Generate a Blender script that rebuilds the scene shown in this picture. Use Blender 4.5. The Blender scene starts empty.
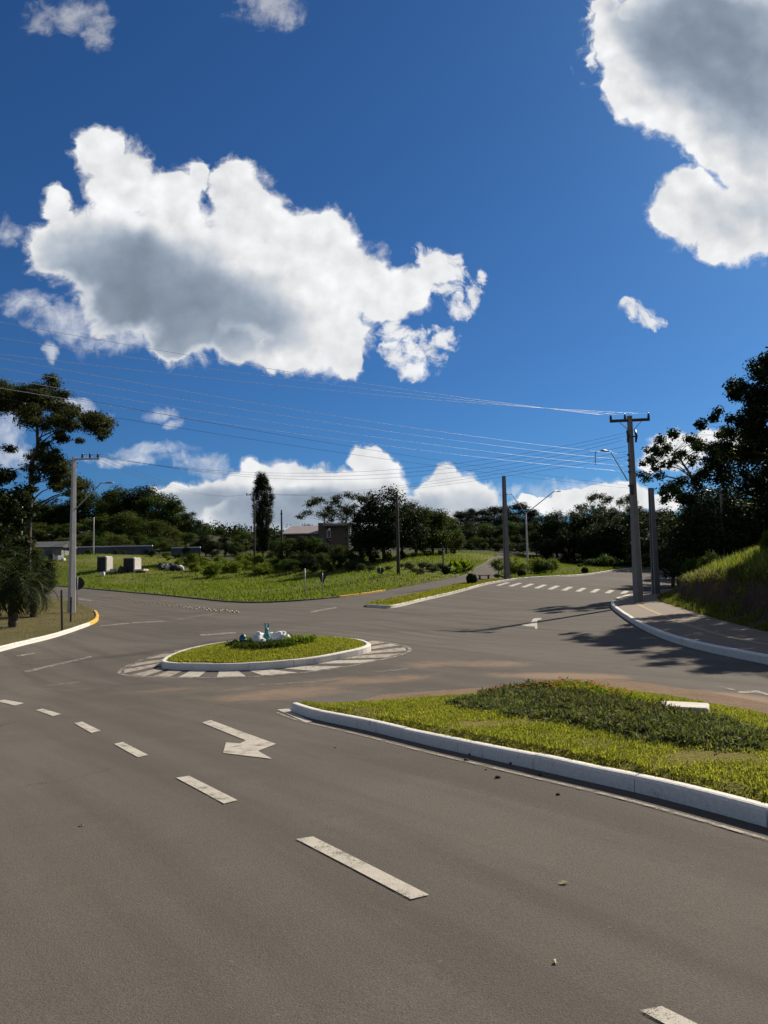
import bpy, bmesh, math, random
import numpy as np
from mathutils import Matrix, Vector, geometry, noise as mnoise

SC = bpy.context.scene
COL = SC.collection
R = math.radians
RNG = np.random.default_rng(7)
random.seed(7)

# ------------------------------------------------------------------ camera
W_PX, H_PX, F_PX = 768, 1024, 740.0
CAM_H, PITCH, ROLL = 1.6, R(4.9), R(-1.1)
CAM = np.array([0.0, 0.0, CAM_H])
_f = np.array([0, math.cos(PITCH), math.sin(PITCH)])
_u0 = np.array([0, -math.sin(PITCH), math.cos(PITCH)])
_r0 = np.array([1.0, 0, 0])
_r = math.cos(ROLL) * _r0 + math.sin(ROLL) * _u0
_u = -math.sin(ROLL) * _r0 + math.cos(ROLL) * _u0
cam_data = bpy.data.cameras.new('camera')
cam = bpy.data.objects.new('camera', cam_data)
COL.objects.link(cam)
cam_data.sensor_fit = 'VERTICAL'
cam_data.sensor_height = 36.0
cam_data.lens = 36.0 * F_PX / H_PX
cam_data.clip_start = 0.05
cam_data.clip_end = 8000
M = Matrix.Identity(4)
for i in range(3):
    M[i][0], M[i][1], M[i][2], M[i][3] = _r[i], _u[i], -_f[i], CAM[i]
cam.matrix_world = M
SC.camera = cam

# ------------------------------------------------------------------ light
SUN_AZ, SUN_EL = R(44), R(35)                 # azimuth to the right of the view
SUN_DIR = Vector((math.sin(SUN_AZ) * math.cos(SUN_EL), math.cos(SUN_AZ) * math.cos(SUN_EL), math.sin(SUN_EL)))
sd = bpy.data.lights.new('sun', 'SUN')
sd.energy = 5.0
sd.angle = R(0.53)
sd.color = (1.0, 0.91, 0.77)
sun = bpy.data.objects.new('sun', sd)
COL.objects.link(sun)
sun.rotation_euler = SUN_DIR.to_track_quat('Z', 'Y').to_euler()
SC.view_settings.view_transform = 'Standard'
SC.view_settings.look = 'None'
SC.view_settings.exposure = 0.5
SC.view_settings.gamma = 1.0
SC.view_settings.use_curve_mapping = False
SC.render.engine = 'CYCLES'
SC.cycles.use_adaptive_sampling = True
SC.cycles.adaptive_threshold = 0.015
SC.cycles.use_denoising = True
SC.cycles.max_bounces = 5
SC.cycles.diffuse_bounces = 2
SC.cycles.transparent_max_bounces = 8
SC.cycles.transmission_bounces = 4
SC.cycles.sample_clamp_indirect = 6
SKY_STRENGTH = 0.085
SKY_TINT = (0.175, 0.375, 0.60)
CLOUD_LIGHT = 0.66


def ray(px, py):
    d = (px - W_PX / 2) / F_PX * _r - (py - H_PX / 2) / F_PX * _u + _f
    return d


def pt(px, py, Y):
    d = ray(px, py)
    return CAM + d * (Y / d[1])


def uv(px, py):
    d = ray(px, py)
    return d[0] / d[1], d[2] / d[1]


# ------------------------------------------------------------------ sky
class NG:
    """tiny helper to write node trees"""
    def __init__(self, tree):
        self.t = tree
        self.x = 0

    def n(self, typ, **kw):
        nd = self.t.nodes.new(typ)
        for k, v in kw.items():
            setattr(nd, k, v)
        return nd

    def put(self, sock, v):
        if isinstance(v, bpy.types.NodeSocket):
            self.t.links.new(v, sock)
        elif v is not None:
            sock.default_value = v

    def m(self, op, a, b=None, c=None, clamp=False):
        nd = self.n('ShaderNodeMath', operation=op)
        nd.use_clamp = clamp
        for i, v in enumerate((a, b, c)):
            if v is not None:
                self.put(nd.inputs[i], v)
        return nd.outputs[0]

    def v(self, op, a, b=None, out=0):
        nd = self.n('ShaderNodeVectorMath', operation=op)
        self.put(nd.inputs[0], a)
        if b is not None:
            self.put(nd.inputs[3] if op == 'SCALE' else nd.inputs[1], b)
        return nd.outputs[1] if op in ('DOT_PRODUCT', 'LENGTH', 'DISTANCE') else nd.outputs[0]

    def noise(self, vec, scale, detail=4, rough=0.5, lac=2.0, dist=0.0, color=False, dims='3D'):
        nd = self.n('ShaderNodeTexNoise', noise_dimensions=dims)
        if vec is not None:
            self.put(nd.inputs['Vector'], vec)
        nd.inputs['Scale'].default_value = scale
        nd.inputs['Detail'].default_value = detail
        nd.inputs['Roughness'].default_value = rough
        nd.inputs['Lacunarity'].default_value = lac
        nd.inputs['Distortion'].default_value = dist
        return nd.outputs[1] if color else nd.outputs[0]

    def vor(self, vec, scale, feature='F1', out='Distance', rnd=1.0, detail=0.0):
        nd = self.n('ShaderNodeTexVoronoi', feature=feature)
        if vec is not None:
            self.put(nd.inputs['Vector'], vec)
        nd.inputs['Scale'].default_value = scale
        nd.inputs['Randomness'].default_value = rnd
        if 'Detail' in nd.inputs:
            nd.inputs['Detail'].default_value = detail
        return nd.outputs[out]

    def step(self, x, a, b, smooth=True, lo=0.0, hi=1.0):
        nd = self.n('ShaderNodeMapRange')
        nd.interpolation_type = 'SMOOTHSTEP' if smooth else 'LINEAR'
        self.put(nd.inputs[0], x)
        nd.inputs[1].default_value = a
        nd.inputs[2].default_value = b
        nd.inputs[3].default_value = lo
        nd.inputs[4].default_value = hi
        return nd.outputs[0]

    def mix(self, fac, a, b, mode='MIX'):
        nd = self.n('ShaderNodeMix', data_type='RGBA', blend_type=mode)
        self.put(nd.inputs[0], fac)
        for s, v in ((nd.inputs[6], a), (nd.inputs[7], b)):
            if isinstance(v, tuple) and len(v) == 3:
                v = (*v, 1.0)
            self.put(s, v)
        return nd.outputs[2]

    def ramp(self, fac, stops):
        nd = self.n('ShaderNodeValToRGB')
        self.put(nd.inputs[0], fac)
        cr = nd.color_ramp
        while len(cr.elements) < len(stops):
            cr.elements.new(0.5)
        for e, (p, c) in zip(cr.elements, stops):
            e.position = p
            e.color = (*c, 1.0)
        return nd.outputs[0]


# clouds: (centre px, centre py, radius x, radius y) read off the sky and turned into directions
CLOUDS = [
    (98, 152, 27, 27), (122, 182, 40, 36), (53, 200, 15, 20), (62, 222, 16, 16), (165, 196, 38, 30), (196, 176, 13, 18),
    (232, 186, 30, 27), (250, 215, 42, 36), (300, 240, 42, 36), (328, 238, 30, 32), (352, 276, 40, 34), (387, 296, 30, 28),
    (64, 246, 42, 34), (100, 250, 60, 50), (170, 262, 80, 66), (245, 285, 80, 62), (300, 305, 66, 54), (325, 335, 52, 40),
    (345, 362, 20, 18), (285, 350, 38, 22), (240, 345, 26, 22), (190, 318, 58, 42), (130, 298, 58, 46), (175, 345, 32, 16), (205,335,30,24),
    (415, 290, 24, 22), (437, 268, 20, 22), 
    
    # right hand cloud
    (700, 40, 110, 70), (640, 55, 44, 50), (622, 88, 24, 34), (618, 40, 26, 36), (608, 8, 16, 14), (672, 100, 46, 40), (634, 108, 14, 16),
    (760, 70, 110, 90), (720, 130, 50, 40), (770, 140, 60, 50), (712, 158, 22, 18), (745, 170, 36, 24),
    (690, 212, 40, 36), (666, 218, 18, 22), (735, 224, 48, 38), (770, 210, 54, 46), (720, 250, 26, 18), (690, 186, 24, 16),
    # single puff and the row over the trees
    
    (190, 500, 34, 20), (216, 492, 26, 20), (243, 494, 26, 24), (252, 474, 13, 14), (255, 482, 20, 20), (288, 478, 22, 16), (285, 488, 30, 26), (310, 482, 22, 18),
    (322, 494, 44, 30), (345, 482, 20, 18), (362, 458, 14, 16), (372, 466, 18, 18), (385, 472, 17, 14), (375, 490, 40, 24), (165, 492, 22, 10),
    (446, 478, 14, 14), (452, 490, 30, 20), (432, 494, 18, 12), (478, 496, 28, 18), (440, 510, 70, 20), (300, 515, 110, 24),
    (575, 496, 28, 9), (602, 494, 22, 8), (540, 502, 30, 8), (630, 496, 26, 9), (645, 506, 46, 11), (570, 506, 60, 12),
    (672, 452, 34, 18), (705, 440, 34, 10), (652, 460, 16, 16), (740, 445, 30, 16),
]
THIN = [
    (150, 451, 50, 10), (196, 461, 36, 13), (215, 468, 18, 10), (162, 414, 20, 8), (175, 424, 14, 6),
    (62, 14, 46, 22), (100, 32, 18, 20), (268, 6, 46, 22), (285, 20, 26, 16), (6, 232, 16, 20), (75, 405, 32, 9), (100, 412, 16, 7), (8, 425, 26, 30), (12, 402, 20, 8),
    (12, 456, 40, 14), (20, 306, 44, 16), (70, 322, 52, 20), (115, 340, 46, 18), (50, 352, 8, 16), (560, 492, 70, 12), (130, 460, 60, 8), (700, 462, 70, 14),
]
WISP = [
    (428, 257, 17, 14), (442, 270, 20, 18), (455, 266, 14, 15), (472, 288, 13, 18), (457, 305, 14, 15), (440, 290, 20, 16), (480, 270, 8, 10),
    (424, 352, 32, 26), (438, 340, 20, 18), (398, 354, 14, 22), (404, 338, 14, 12), (412, 374, 16, 10), (392, 330, 12, 16),
    (636, 316, 22, 13), (650, 322, 14, 10), (626, 309, 12, 8), (606, 10, 22, 20), (600, 40, 12, 24), (594, 60, 8, 14),
]
CORES = [  # where the cloud is deepest and lets least light through
    (90, 270, 60, 34, 0.8), (140, 300, 80, 46, 1.0), (205, 318, 70, 34, 0.9), (165, 270, 56, 32, 0.45), (268, 326, 46, 22, 0.4),
    (750, 40, 100, 64, 1.0), (690, 20, 60, 40, 0.8), (770, 110, 60, 46, 0.55), (735, 215, 40, 24, 0.3), (700,60,50,36,.6),
    (240, 512, 90, 22, 0.75), (330, 508, 80, 20, 0.65), (200, 500, 40, 14, 0.5), (450, 506, 50, 14, 0.6), (320, 496, 20, 10, 0.4), (300, 490, 14, 8, 0.3),
    (70, 325, 80, 34, 0.7), (20, 306, 40, 24, 0.7),
]

world = bpy.data.worlds.new('World')
SC.world = world
world.use_nodes = True
wt = world.node_tree
wt.nodes.clear()
g = NG(wt)
sky = g.n('ShaderNodeTexSky', sky_type='NISHITA')
sky.sun_disc = False
sky.sun_elevation = SUN_EL
sky.sun_rotation = SUN_AZ
sky.altitude = 500
sky.air_density = 1.0
sky.dust_density = 0.6
sky.ozone_density = 3.0
tcw = g.n('ShaderNodeTexCoord')
dirv = tcw.outputs['Generated']
sp = g.n('ShaderNodeSeparateXYZ')
g.put(sp.inputs[0], dirv)
ym = g.m('MAXIMUM', sp.outputs[1], 0.08)
cu = g.m('DIVIDE', sp.outputs[0], ym)
cv = g.m('DIVIDE', sp.outputs[2], ym)
cmb = g.n('ShaderNodeCombineXYZ')
g.put(cmb.inputs[0], cu)
g.put(cmb.inputs[1], cv)
P0 = cmb.outputs[0]


def warp(vec, scale, amp, detail, seed):
    off = g.v('ADD', vec, (seed, seed * 0.7, 0.0))
    c = g.noise(off, scale, detail, 0.55, color=True)
    c = g.v('SUBTRACT', c, (0.5, 0.5, 0.5))
    c = g.v('MULTIPLY', c, (amp, amp, 0.0))
    return g.v('ADD', vec, c)


def ell_q(vec, b, k=1.0):
    """squared distance from a blob's centre in units of its radii"""
    c = uv(b[0], b[1])
    e = uv(b[0] + b[2] * k, b[1])
    f2 = uv(b[0], b[1] - b[3] * k)
    ix, iy = 1 / abs(e[0] - c[0]), 1 / abs(f2[1] - c[1])
    nd = g.n('ShaderNodeVectorMath', operation='MULTIPLY_ADD')
    g.put(nd.inputs[0], vec)
    nd.inputs[1].default_value = (ix, iy, 0.0)
    nd.inputs[2].default_value = (-c[0] * ix, -c[1] * iy, 0.0)
    return g.v('DOT_PRODUCT', nd.outputs[0], nd.outputs[0])


def blob_field(vec, blobs, k):
    Q = None
    for b in blobs:
        q = ell_q(vec, b)
        Q = q if Q is None else g.m('SMOOTH_MIN', Q, q, k)
    return g.m('SUBTRACT', 1.0, Q)


def soft_sum(vec, blobs):
    F = None
    for b in blobs:
        val = g.m('MULTIPLY', g.step(ell_q(vec, b, 1.6), 1.0, 0.0), b[4])
        F = val if F is None else g.m('ADD', F, val)
    return F


def cloudy(region):
    """sky with the clouds whose centres lie in a window of directions (px0, px1, py0, py1)"""
    a, b, c, d = region
    pick = lambda L: [q for q in L if a <= q[0] < b and c <= q[1] < d]
    dense, thin, cores, wisp = pick(CLOUDS), pick(THIN), pick(CORES), pick(WISP)
    PW = warp(P0, 13, 0.050, 3, 3.1)
    PW = warp(PW, 55, 0.016, 4, 9.7)
    n1 = g.noise(P0, 20, 8, 0.58)
    nf = g.noise(PW, 80, 6, 0.62)
    alpha = bright = None
    if dense:
        F0 = blob_field(PW, dense, 0.4)
        fd = g.m('ADD', g.m('MULTIPLY', F0, 0.85), g.m('MULTIPLY', g.step(F0, 0.12, 0.5), 0.45))
        fd = g.m('ADD', fd, g.m('MULTIPLY', g.m('SUBTRACT', n1, 0.5), 1.25))
        fd = g.m('ADD', fd, g.m('MULTIPLY', g.m('SUBTRACT', nf, 0.5), 1.05))
        alpha = g.step(fd, -0.22, 0.70)
        n1s = g.noise(g.v('ADD', P0, (0.012, 0.014, 0.0)), 20, 5, 0.5)
        puff = g.vor(PW, 24, 'SMOOTH_F1', detail=1.0)
        lit = g.m('ADD', g.m('MULTIPLY', g.m('SUBTRACT', n1, n1s), 0.45), g.m('MULTIPLY', g.m('SUBTRACT', 0.4, puff), 0.26))
        bright = g.m('ADD', 0.97, lit)
        if cores:
            core = g.m('SUBTRACT', 1.0, g.m('POWER', 0.30, soft_sum(warp(P0, 9, 0.07, 4, 1.3), cores)))
            lit = g.m('MULTIPLY', lit, g.m('SUBTRACT', 1.0, g.m('MULTIPLY', core, 0.75)))
            bright = g.m('ADD', 0.97, lit)
            alpha = g.mix(g.m('MULTIPLY', core, 0.6), alpha, g.step(fd, -0.15, 0.85))
            core = g.m('MULTIPLY', core, g.step(F0, 0.05, 0.75))
            bright = g.m('SUBTRACT', bright, g.m('MULTIPLY', core, 0.70))
    if thin:
        ft = g.m('ADD', blob_field(PW, thin, 0.3), g.m('MULTIPLY', g.m('SUBTRACT', n1, 0.5), 2.6))
        ft = g.m('ADD', ft, g.m('MULTIPLY', g.m('SUBTRACT', nf, 0.5), 1.4))
        at_ = g.m('MULTIPLY', g.step(ft, 0.0, 1.5), 0.6)
        alpha = at_ if alpha is None else g.m('MAXIMUM', alpha, at_)
    if wisp:
        fw = g.m('ADD', blob_field(PW, wisp, 0.3), g.m('MULTIPLY', g.m('SUBTRACT', n1, 0.5), 2.2))
        fw = g.m('ADD', fw, g.m('MULTIPLY', g.m('SUBTRACT', nf, 0.5), 2.6))
        aw = g.m('MULTIPLY', g.step(fw, 0.05, 1.15), 0.95)
        alpha = aw if alpha is None else g.m('MAXIMUM', alpha, aw)
    if bright is None:
        bright = 0.72
    else:
        bright = g.m('SMOOTH_MAX', g.m('MINIMUM', bright, 1.12), 0.20, 0.2)
    ccol = g.mix(g.step(bright, 0.2, 0.9), (0.78, 0.98, 1.26), (0.99, 1.0, 1.01)) if dense else (1, 1, 1)
    ccol = g.v('SCALE', ccol, bright)
    ccol = g.v('SCALE', ccol, CLOUD_LIGHT / SKY_STRENGTH)
    bgc = g.n('ShaderNodeBackground')
    g.put(bgc.inputs[0], g.mix(alpha, skyc, ccol))
    bgc.inputs[1].default_value = SKY_STRENGTH
    return bgc.outputs[0]


def window(px0, px1, py0, py1):
    """1 inside a window of directions, 0 outside"""
    u0, u1 = uv(px0, (py0 + py1) / 2)[0], uv(px1, (py0 + py1) / 2)[0]
    v1, v0 = uv((px0 + px1) / 2, py0)[1], uv((px0 + px1) / 2, py1)[1]
    m_ = g.m('MULTIPLY', g.m('GREATER_THAN', cu, u0), g.m('LESS_THAN', cu, u1))
    m_ = g.m('MULTIPLY', m_, g.m('MULTIPLY', g.m('GREATER_THAN', cv, v0), g.m('LESS_THAN', cv, v1)))
    return g.m('MULTIPLY', m_, g.m('GREATER_THAN', sp.outputs[1], 0.2))


skyc = g.v('MULTIPLY', sky.outputs[0], SKY_TINT)
plain = g.n('ShaderNodeBackground')
g.put(plain.inputs[0], skyc)
plain.inputs[1].default_value = SKY_STRENGTH
shader = plain.outputs[0]
# unseen broken cloud overhead and behind, added as neutral fill light
rest = g.m('MAXIMUM', g.m('LESS_THAN', sp.outputs[1], 0.2), g.m('GREATER_THAN', cv, 1.15))
rn = g.noise(dirv, 3.2, 5, 0.58)
rbg = g.n('ShaderNodeBackground')
g.put(rbg.inputs[0], g.mix(g.step(rn, 0.46, 0.60), skyc, tuple(c * CLOUD_LIGHT * .42 / SKY_STRENGTH for c in (1, 1, 1))))
rbg.inputs[1].default_value = SKY_STRENGTH
mx = g.n('ShaderNodeMixShader')
g.put(mx.inputs[0], rest)
g.put(mx.inputs[1], shader)
g.put(mx.inputs[2], rbg.outputs[0])
shader = mx.outputs[0]
for reg, win in (((-99, 400, -99, 60), (-120, 420, -130, 78)), ((-99, 540, 60, 392), (-140, 545, 79, 391)),
                 ((540, 999, -99, 345), (555, 1150, -330, 352)), ((-99, 999, 392, 600), (-300, 1100, 391.5, 640))):
    mx = g.n('ShaderNodeMixShader')
    g.put(mx.inputs[0], window(*win))
    g.put(mx.inputs[1], shader)
    g.put(mx.inputs[2], cloudy(reg))
    shader = mx.outputs[0]
wo = g.n('ShaderNodeOutputWorld')
g.put(wo.inputs[0], shader)
world.cycles.sampling_method = 'MANUAL'
world.cycles.sample_map_resolution = 512

# ------------------------------------------------------------------ the lie of the land
FIELD_EDGE = [(-120, 583, 100), (0, 584.5, 88), (50, 586, 80), (100, 590, 70), (150, 594.5, 62), (200, 599.5, 55), (235, 602.5, 51.5), (265, 603, 50),
              (300, 601, 49), (340, 597.5, 51), (380, 592, 55), (410, 586.5, 60), (440, 581, 65), (462, 576.5, 70), (472, 571, 76), (484, 564, 84), (494, 557, 94)]
STRIP_FRONT = [(366, 607, 39.3), (380, 608, 38.8), (394, 608, 39), (430, 599.5, 45), (470, 589.5, 52.5), (507, 581.5, 60), (560, 577, 68), (600, 573.5, 78), (640, 568.5, 88), (700, 563, 100)]
STRIP_BACK = [(366, 605.5, 40.3), (400, 598.5, 45.5), (430, 592.5, 51), (455, 586, 56), (475, 583, 59), (497, 580, 62.5)]
LEFT_KERB = [(-130, 690, 16.5), (-60, 668, 19), (0, 651.5, 22), (30, 644, 24.8), (60, 636, 28), (85, 627.5, 32), (97, 622, 35), (98.5, 616, 38.5), (94, 611.5, 42.5), (84, 606, 47.5), (60, 600, 56), (20, 594, 66), (-60, 590, 76)]
RIGHT_KERB = [(1050, 745, 8.0), (900, 697, 10.8), (768, 664, 14), (720, 655, 16), (680, 645, 18.8), (650, 633, 22.5), (630, 622, 27), (616, 612, 32.5), (611, 605.5, 37.5), (618, 600, 42), (640, 595, 47), (665, 592, 51), (720, 588, 58)]
CTRL = FIELD_EDGE + STRIP_FRONT + STRIP_BACK + LEFT_KERB + RIGHT_KERB + [
    (118, 669, 18.6), (410, 648, 18.6), (265, 680, 14.9), (265, 637, 22.3), (300, 622, 29.5), (440, 628, 27.5), (560, 620, 30), (500, 640, 23.5), (150, 640, 26), (30, 700, 12.9),
    (150, 568, 95), (50, 565, 95), (250, 570, 95), (330, 577, 76), (420, 577, 66), (430, 562, 80), (100, 552, 130), (0, 552, 125), (330, 560, 110),
    (480, 552, 112), (570, 565, 100), (640, 560, 108), (200, 553, 130), (60, 535, 160), (140, 530, 165), (-80, 545, 140),
    (790, 585, 60), (900, 570, 45)]
CW = [(0, 0, 0), (-4, 1, -.01), (4, 1, .02), (0, 4, -.02), (-4, 5, -.06), (4, 5, .0), (0, 8, -.15), (-5, 9, -.27), (5, 8.5, -.08), (0, 12, -.30),
      (4, 14, -.25), (0, -10, .1), (-10, -6, .0), (10, -6, .1), (-14, 8, -.3), (12, 6, 0.0), (-30, 0, .3), (30, 5, 1.2), (0, -40, 0),
      (-50, 25, 1.0), (-45, 45, .6), (40, 40, 2.0), (45, 70, 3.0), (-100, 60, 4), (-100, 120, 8), (100, 60, 8), (100, 110, 8), (0, 220, 9), (-120, 220, 14), (100, 200, 12)]
_cp = [tuple(pt(*c)) for c in CTRL] + CW
_cp = np.array(_cp, float)


def _mean(x, y):
    r = np.sqrt(x * x + y * y)
    return 5.0 / (1 + np.exp(-(r - 120) / 25.0))


def _kern(ax, ay, bx, by, L=22.0):
    d = np.sqrt((ax[:, None] - bx[None]) ** 2 + (ay[:, None] - by[None]) ** 2) / L
    return (1 + d) * np.exp(-d)


_K = _kern(_cp[:, 0], _cp[:, 1], _cp[:, 0], _cp[:, 1]) + np.eye(len(_cp)) * 2e-4
_wt = np.linalg.solve(_K, _cp[:, 2] - _mean(_cp[:, 0], _cp[:, 1]))


def Z(x, y):
    """height of the ground at x, y"""
    x = np.atleast_1d(np.asarray(x, float)); y = np.atleast_1d(np.asarray(y, float))
    out = np.empty(len(x))
    for i in range(0, len(x), 20000):
        s = slice(i, i + 20000)
        out[s] = _mean(x[s], y[s]) + _kern(x[s], y[s], _cp[:, 0], _cp[:, 1]) @ _wt
    return out


def z1(x, y):
    return float(Z([x], [y])[0])


def at(px, py, dz=0.0):
    """point of the ground (raised by dz) seen at a pixel of the photograph"""
    d = ray(px, py)
    t = np.linspace(1.5, 130, 2600)
    p = CAM[None] + d[None] * t[:, None]
    h = p[:, 2] - Z(p[:, 0], p[:, 1]) - dz
    k = np.argmax(h < 0) if (h < 0).any() else len(t) - 1
    a, b = t[max(k - 1, 0)], t[k]
    for _ in range(18):
        c = (a + b) / 2
        q = CAM + d * c
        if q[2] - z1(q[0], q[1]) - dz < 0:
            b = c
        else:
            a = c
    q = CAM + d * b
    return np.array([q[0], q[1]])


def xy(px, Y):
    """ground plan position on the sight line through column px at distance Y"""
    py = 576 - 0.0192 * (px - 384)
    p = pt(px, py, Y)
    return np.array([p[0], p[1]])


def XY(lst):
    return np.array([pt(*c)[:2] for c in lst])


# ------------------------------------------------------------------ object helpers
def link(o, parent=None):
    COL.objects.link(o)
    if parent is not None:
        o.parent = parent
    return o


def tag(o, label=None, cat=None, group=None, kind=None):
    if label: o['label'] = label
    if cat: o['category'] = cat
    if group: o['group'] = group
    if kind: o['kind'] = kind
    return o


def empty(name, loc, rz=0.0):
    o = bpy.data.objects.new(name, None)
    o.location = loc
    o.rotation_euler = (0, 0, rz)
    o.empty_display_size = 0.3
    return link(o)


def copy_tree(o, parent=None):
    c = o.copy()
    COL.objects.link(c)
    if parent is not None:
        c.parent = parent
    for ch in [q for q in bpy.data.objects if q.parent == o]:
        copy_tree(ch, c)
    return c


def mesh_np(name, verts, faces, mat, parent=None, smooth=False):
    """faces: (n,k) int array"""
    me = bpy.data.meshes.new(name)
    verts = np.asarray(verts, np.float32); faces = np.asarray(faces, np.int32)
    n, k = faces.shape
    me.vertices.add(len(verts)); me.vertices.foreach_set('co', verts.ravel())
    me.loops.add(n * k); me.loops.foreach_set('vertex_index', faces.ravel())
    me.polygons.add(n)
    me.polygons.foreach_set('loop_start', np.arange(0, n * k, k, dtype=np.int32))
    me.polygons.foreach_set('loop_total', np.full(n, k, np.int32))
    if smooth:
        me.polygons.foreach_set('use_smooth', np.ones(n, bool))
    me.update(calc_edges=True)
    me.validate()
    me.materials.append(mat)
    return link(bpy.data.objects.new(name, me), parent)


class MB:
    """collects shapes and builds them as one mesh"""
    def __init__(self):
        self.v = []; self.f = []; self.sm = []

    def add(self, v, f, smooth=False):
        o = len(self.v)
        self.v += [tuple(map(float, p)) for p in v]
        self.f += [tuple(int(i) + o for i in q) for q in f]
        self.sm += [smooth] * len(f)
        return self

    def loft(self, rings, cap=True, smooth=False, closed=True):
        n = len(rings[0]); v = [p for r in rings for p in r]; f = []
        for i in range(len(rings) - 1):
            for j in range(n if closed else n - 1):
                k = (j + 1) % n
                f.append((i * n + j, i * n + k, (i + 1) * n + k, (i + 1) * n + j))
        if cap and closed:
            f.append(tuple(reversed(range(n)))); f.append(tuple((len(rings) - 1) * n + j for j in range(n)))
        return self.add(v, f, smooth)

    def box(self, c, s, rz=0.0, bev=0.0, taper=1.0):
        x, y, z = s[0] / 2, s[1] / 2, s[2] / 2
        b = min(bev, x * .45, y * .45, z * .45)
        prof = [(x - b, y), (x, y - b), (x, -y + b), (x - b, -y), (-x + b, -y), (-x, -y + b), (-x, y - b), (-x + b, y)] if b else [(x, y), (x, -y), (-x, -y), (-x, y)]
        lv = [(-z, 1 - (b / x if b else 0)), (-z + b, 1), (z - b, 1), (z, 1 - (b / x if b else 0))] if b else [(-z, 1), (z, 1)]
        ca, sa = math.cos(rz), math.sin(rz)
        rings = []
        for zz, k in lv:
            t = 1 + (taper - 1) * (zz + z) / (2 * z)
            rings.append([(c[0] + (px * ca - py * sa) * k * t, c[1] + (px * sa + py * ca) * k * t, c[2] + zz) for px, py in reversed(prof)])
        return self.loft(rings)

    def tube(self, path, radii, n=8, smooth=True):
        path = [Vector(p) for p in path]
        if not hasattr(radii, '__len__'): radii = [radii] * len(path)
        rings = []
        ref = None
        for i, p in enumerate(path):
            t = (path[min(i + 1, len(path) - 1)] - path[max(i - 1, 0)]).normalized()
            if ref is None:
                ref = Vector((0, 0, 1)) if abs(t.z) < .9 else Vector((1, 0, 0))
            a = t.cross(ref).normalized(); b = a.cross(t).normalized()
            ref = b
            rings.append([p + (a * math.cos(2 * math.pi * j / n) + b * math.sin(2 * math.pi * j / n)) * radii[i] for j in range(n)])
        return self.loft(rings, smooth=smooth)

    def lathe(self, c, prof, n=16, smooth=True):
        rings = [[(c[0] + r * math.cos(2 * math.pi * j / n), c[1] + r * math.sin(2 * math.pi * j / n), c[2] + z) for j in range(n)] for r, z in prof]
        return self.loft(rings, smooth=smooth)

    def ball(self, c, r, nu=14, nv=9, jitter=0.0, seed=0):
        if not hasattr(r, '__len__'): r = (r, r, r)
        rings = []
        for i in range(nv + 1):
            th = math.pi * (0.02 + .96 * i / nv)
            ring = []
            for j in range(nu):
                ph = 2 * math.pi * j / nu
                d = Vector((math.sin(th) * math.cos(ph), math.sin(th) * math.sin(ph), -math.cos(th)))
                k = 1 + jitter * mnoise.noise(d * 2.2 + Vector((seed, seed * 2.3, 0))) + jitter * .5 * mnoise.noise(d * 5 + Vector((seed, 0, seed)))
                ring.append((c[0] + d.x * r[0] * k, c[1] + d.y * r[1] * k, c[2] + d.z * r[2] * k))
            rings.append(ring)
        return self.loft(rings, smooth=True)

    def build(self, name, mat, parent=None):
        me = bpy.data.meshes.new(name)
        me.from_pydata(self.v, [], self.f)
        me.polygons.foreach_set('use_smooth', self.sm)
        me.materials.append(mat)
        me.update()
        return link(bpy.data.objects.new(name, me), parent)


# ------------------------------------------------------------------ materials
def new_mat(name):
    m = bpy.data.materials.new(name)
    m.use_nodes = True
    m.node_tree.nodes.clear()
    return m, NG(m.node_tree)


def finish(q, col, rough=0.8, bump=None, bump_d=0.02, metal=0.0, spec=0.4, alpha=None):
    b = q.n('ShaderNodeBsdfPrincipled')
    if isinstance(col, tuple): col = (*col, 1.0)
    q.put(b.inputs['Base Color'], col)
    q.put(b.inputs['Roughness'], rough)
    b.inputs['Metallic'].default_value = metal
    b.inputs['Specular IOR Level'].default_value = spec
    if bump is not None:
        bn = q.n('ShaderNodeBump')
        bn.inputs['Strength'].default_value = 1.0
        bn.inputs['Distance'].default_value = bump_d
        q.put(bn.inputs['Height'], bump)
        q.put(b.inputs['Normal'], bn.outputs[0])
    out = q.n('ShaderNodeOutputMaterial')
    sh = b.outputs[0]
    if alpha is not None:
        tr = q.n('ShaderNodeBsdfTransparent')
        mx = q.n('ShaderNodeMixShader')
        q.put(mx.inputs[0], alpha); q.put(mx.inputs[1], tr.outputs[0]); q.put(mx.inputs[2], sh)
        sh = mx.outputs[0]
    q.put(out.inputs[0], sh)


def simple(name, col, var=0.25, scale=6.0, rough=0.8, bump=0.004, metal=0.0, stain=None, coords='Object'):
    """weathered single-colour material"""
    m, q = new_mat(name)
    tc = q.n('ShaderNodeTexCoord').outputs[coords]
    a = q.noise(tc, scale, 6, 0.6)
    b = q.noise(tc, scale * 9, 4, 0.6)
    k = q.m('ADD', q.m('MULTIPLY', a, .65), q.m('MULTIPLY', b, .35))
    lo = tuple(c * (1 - var) for c in col); hi = tuple(min(1, c * (1 + var)) for c in col)
    c = q.mix(q.step(k, .3, .7), lo, hi)
    if stain:
        s = q.step(q.noise(tc, scale * .7, 5, .65), .55, .7)
        c = q.mix(q.m('MULTIPLY', s, .75), c, stain)
    finish(q, c, rough, k, bump, metal)
    return m


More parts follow.
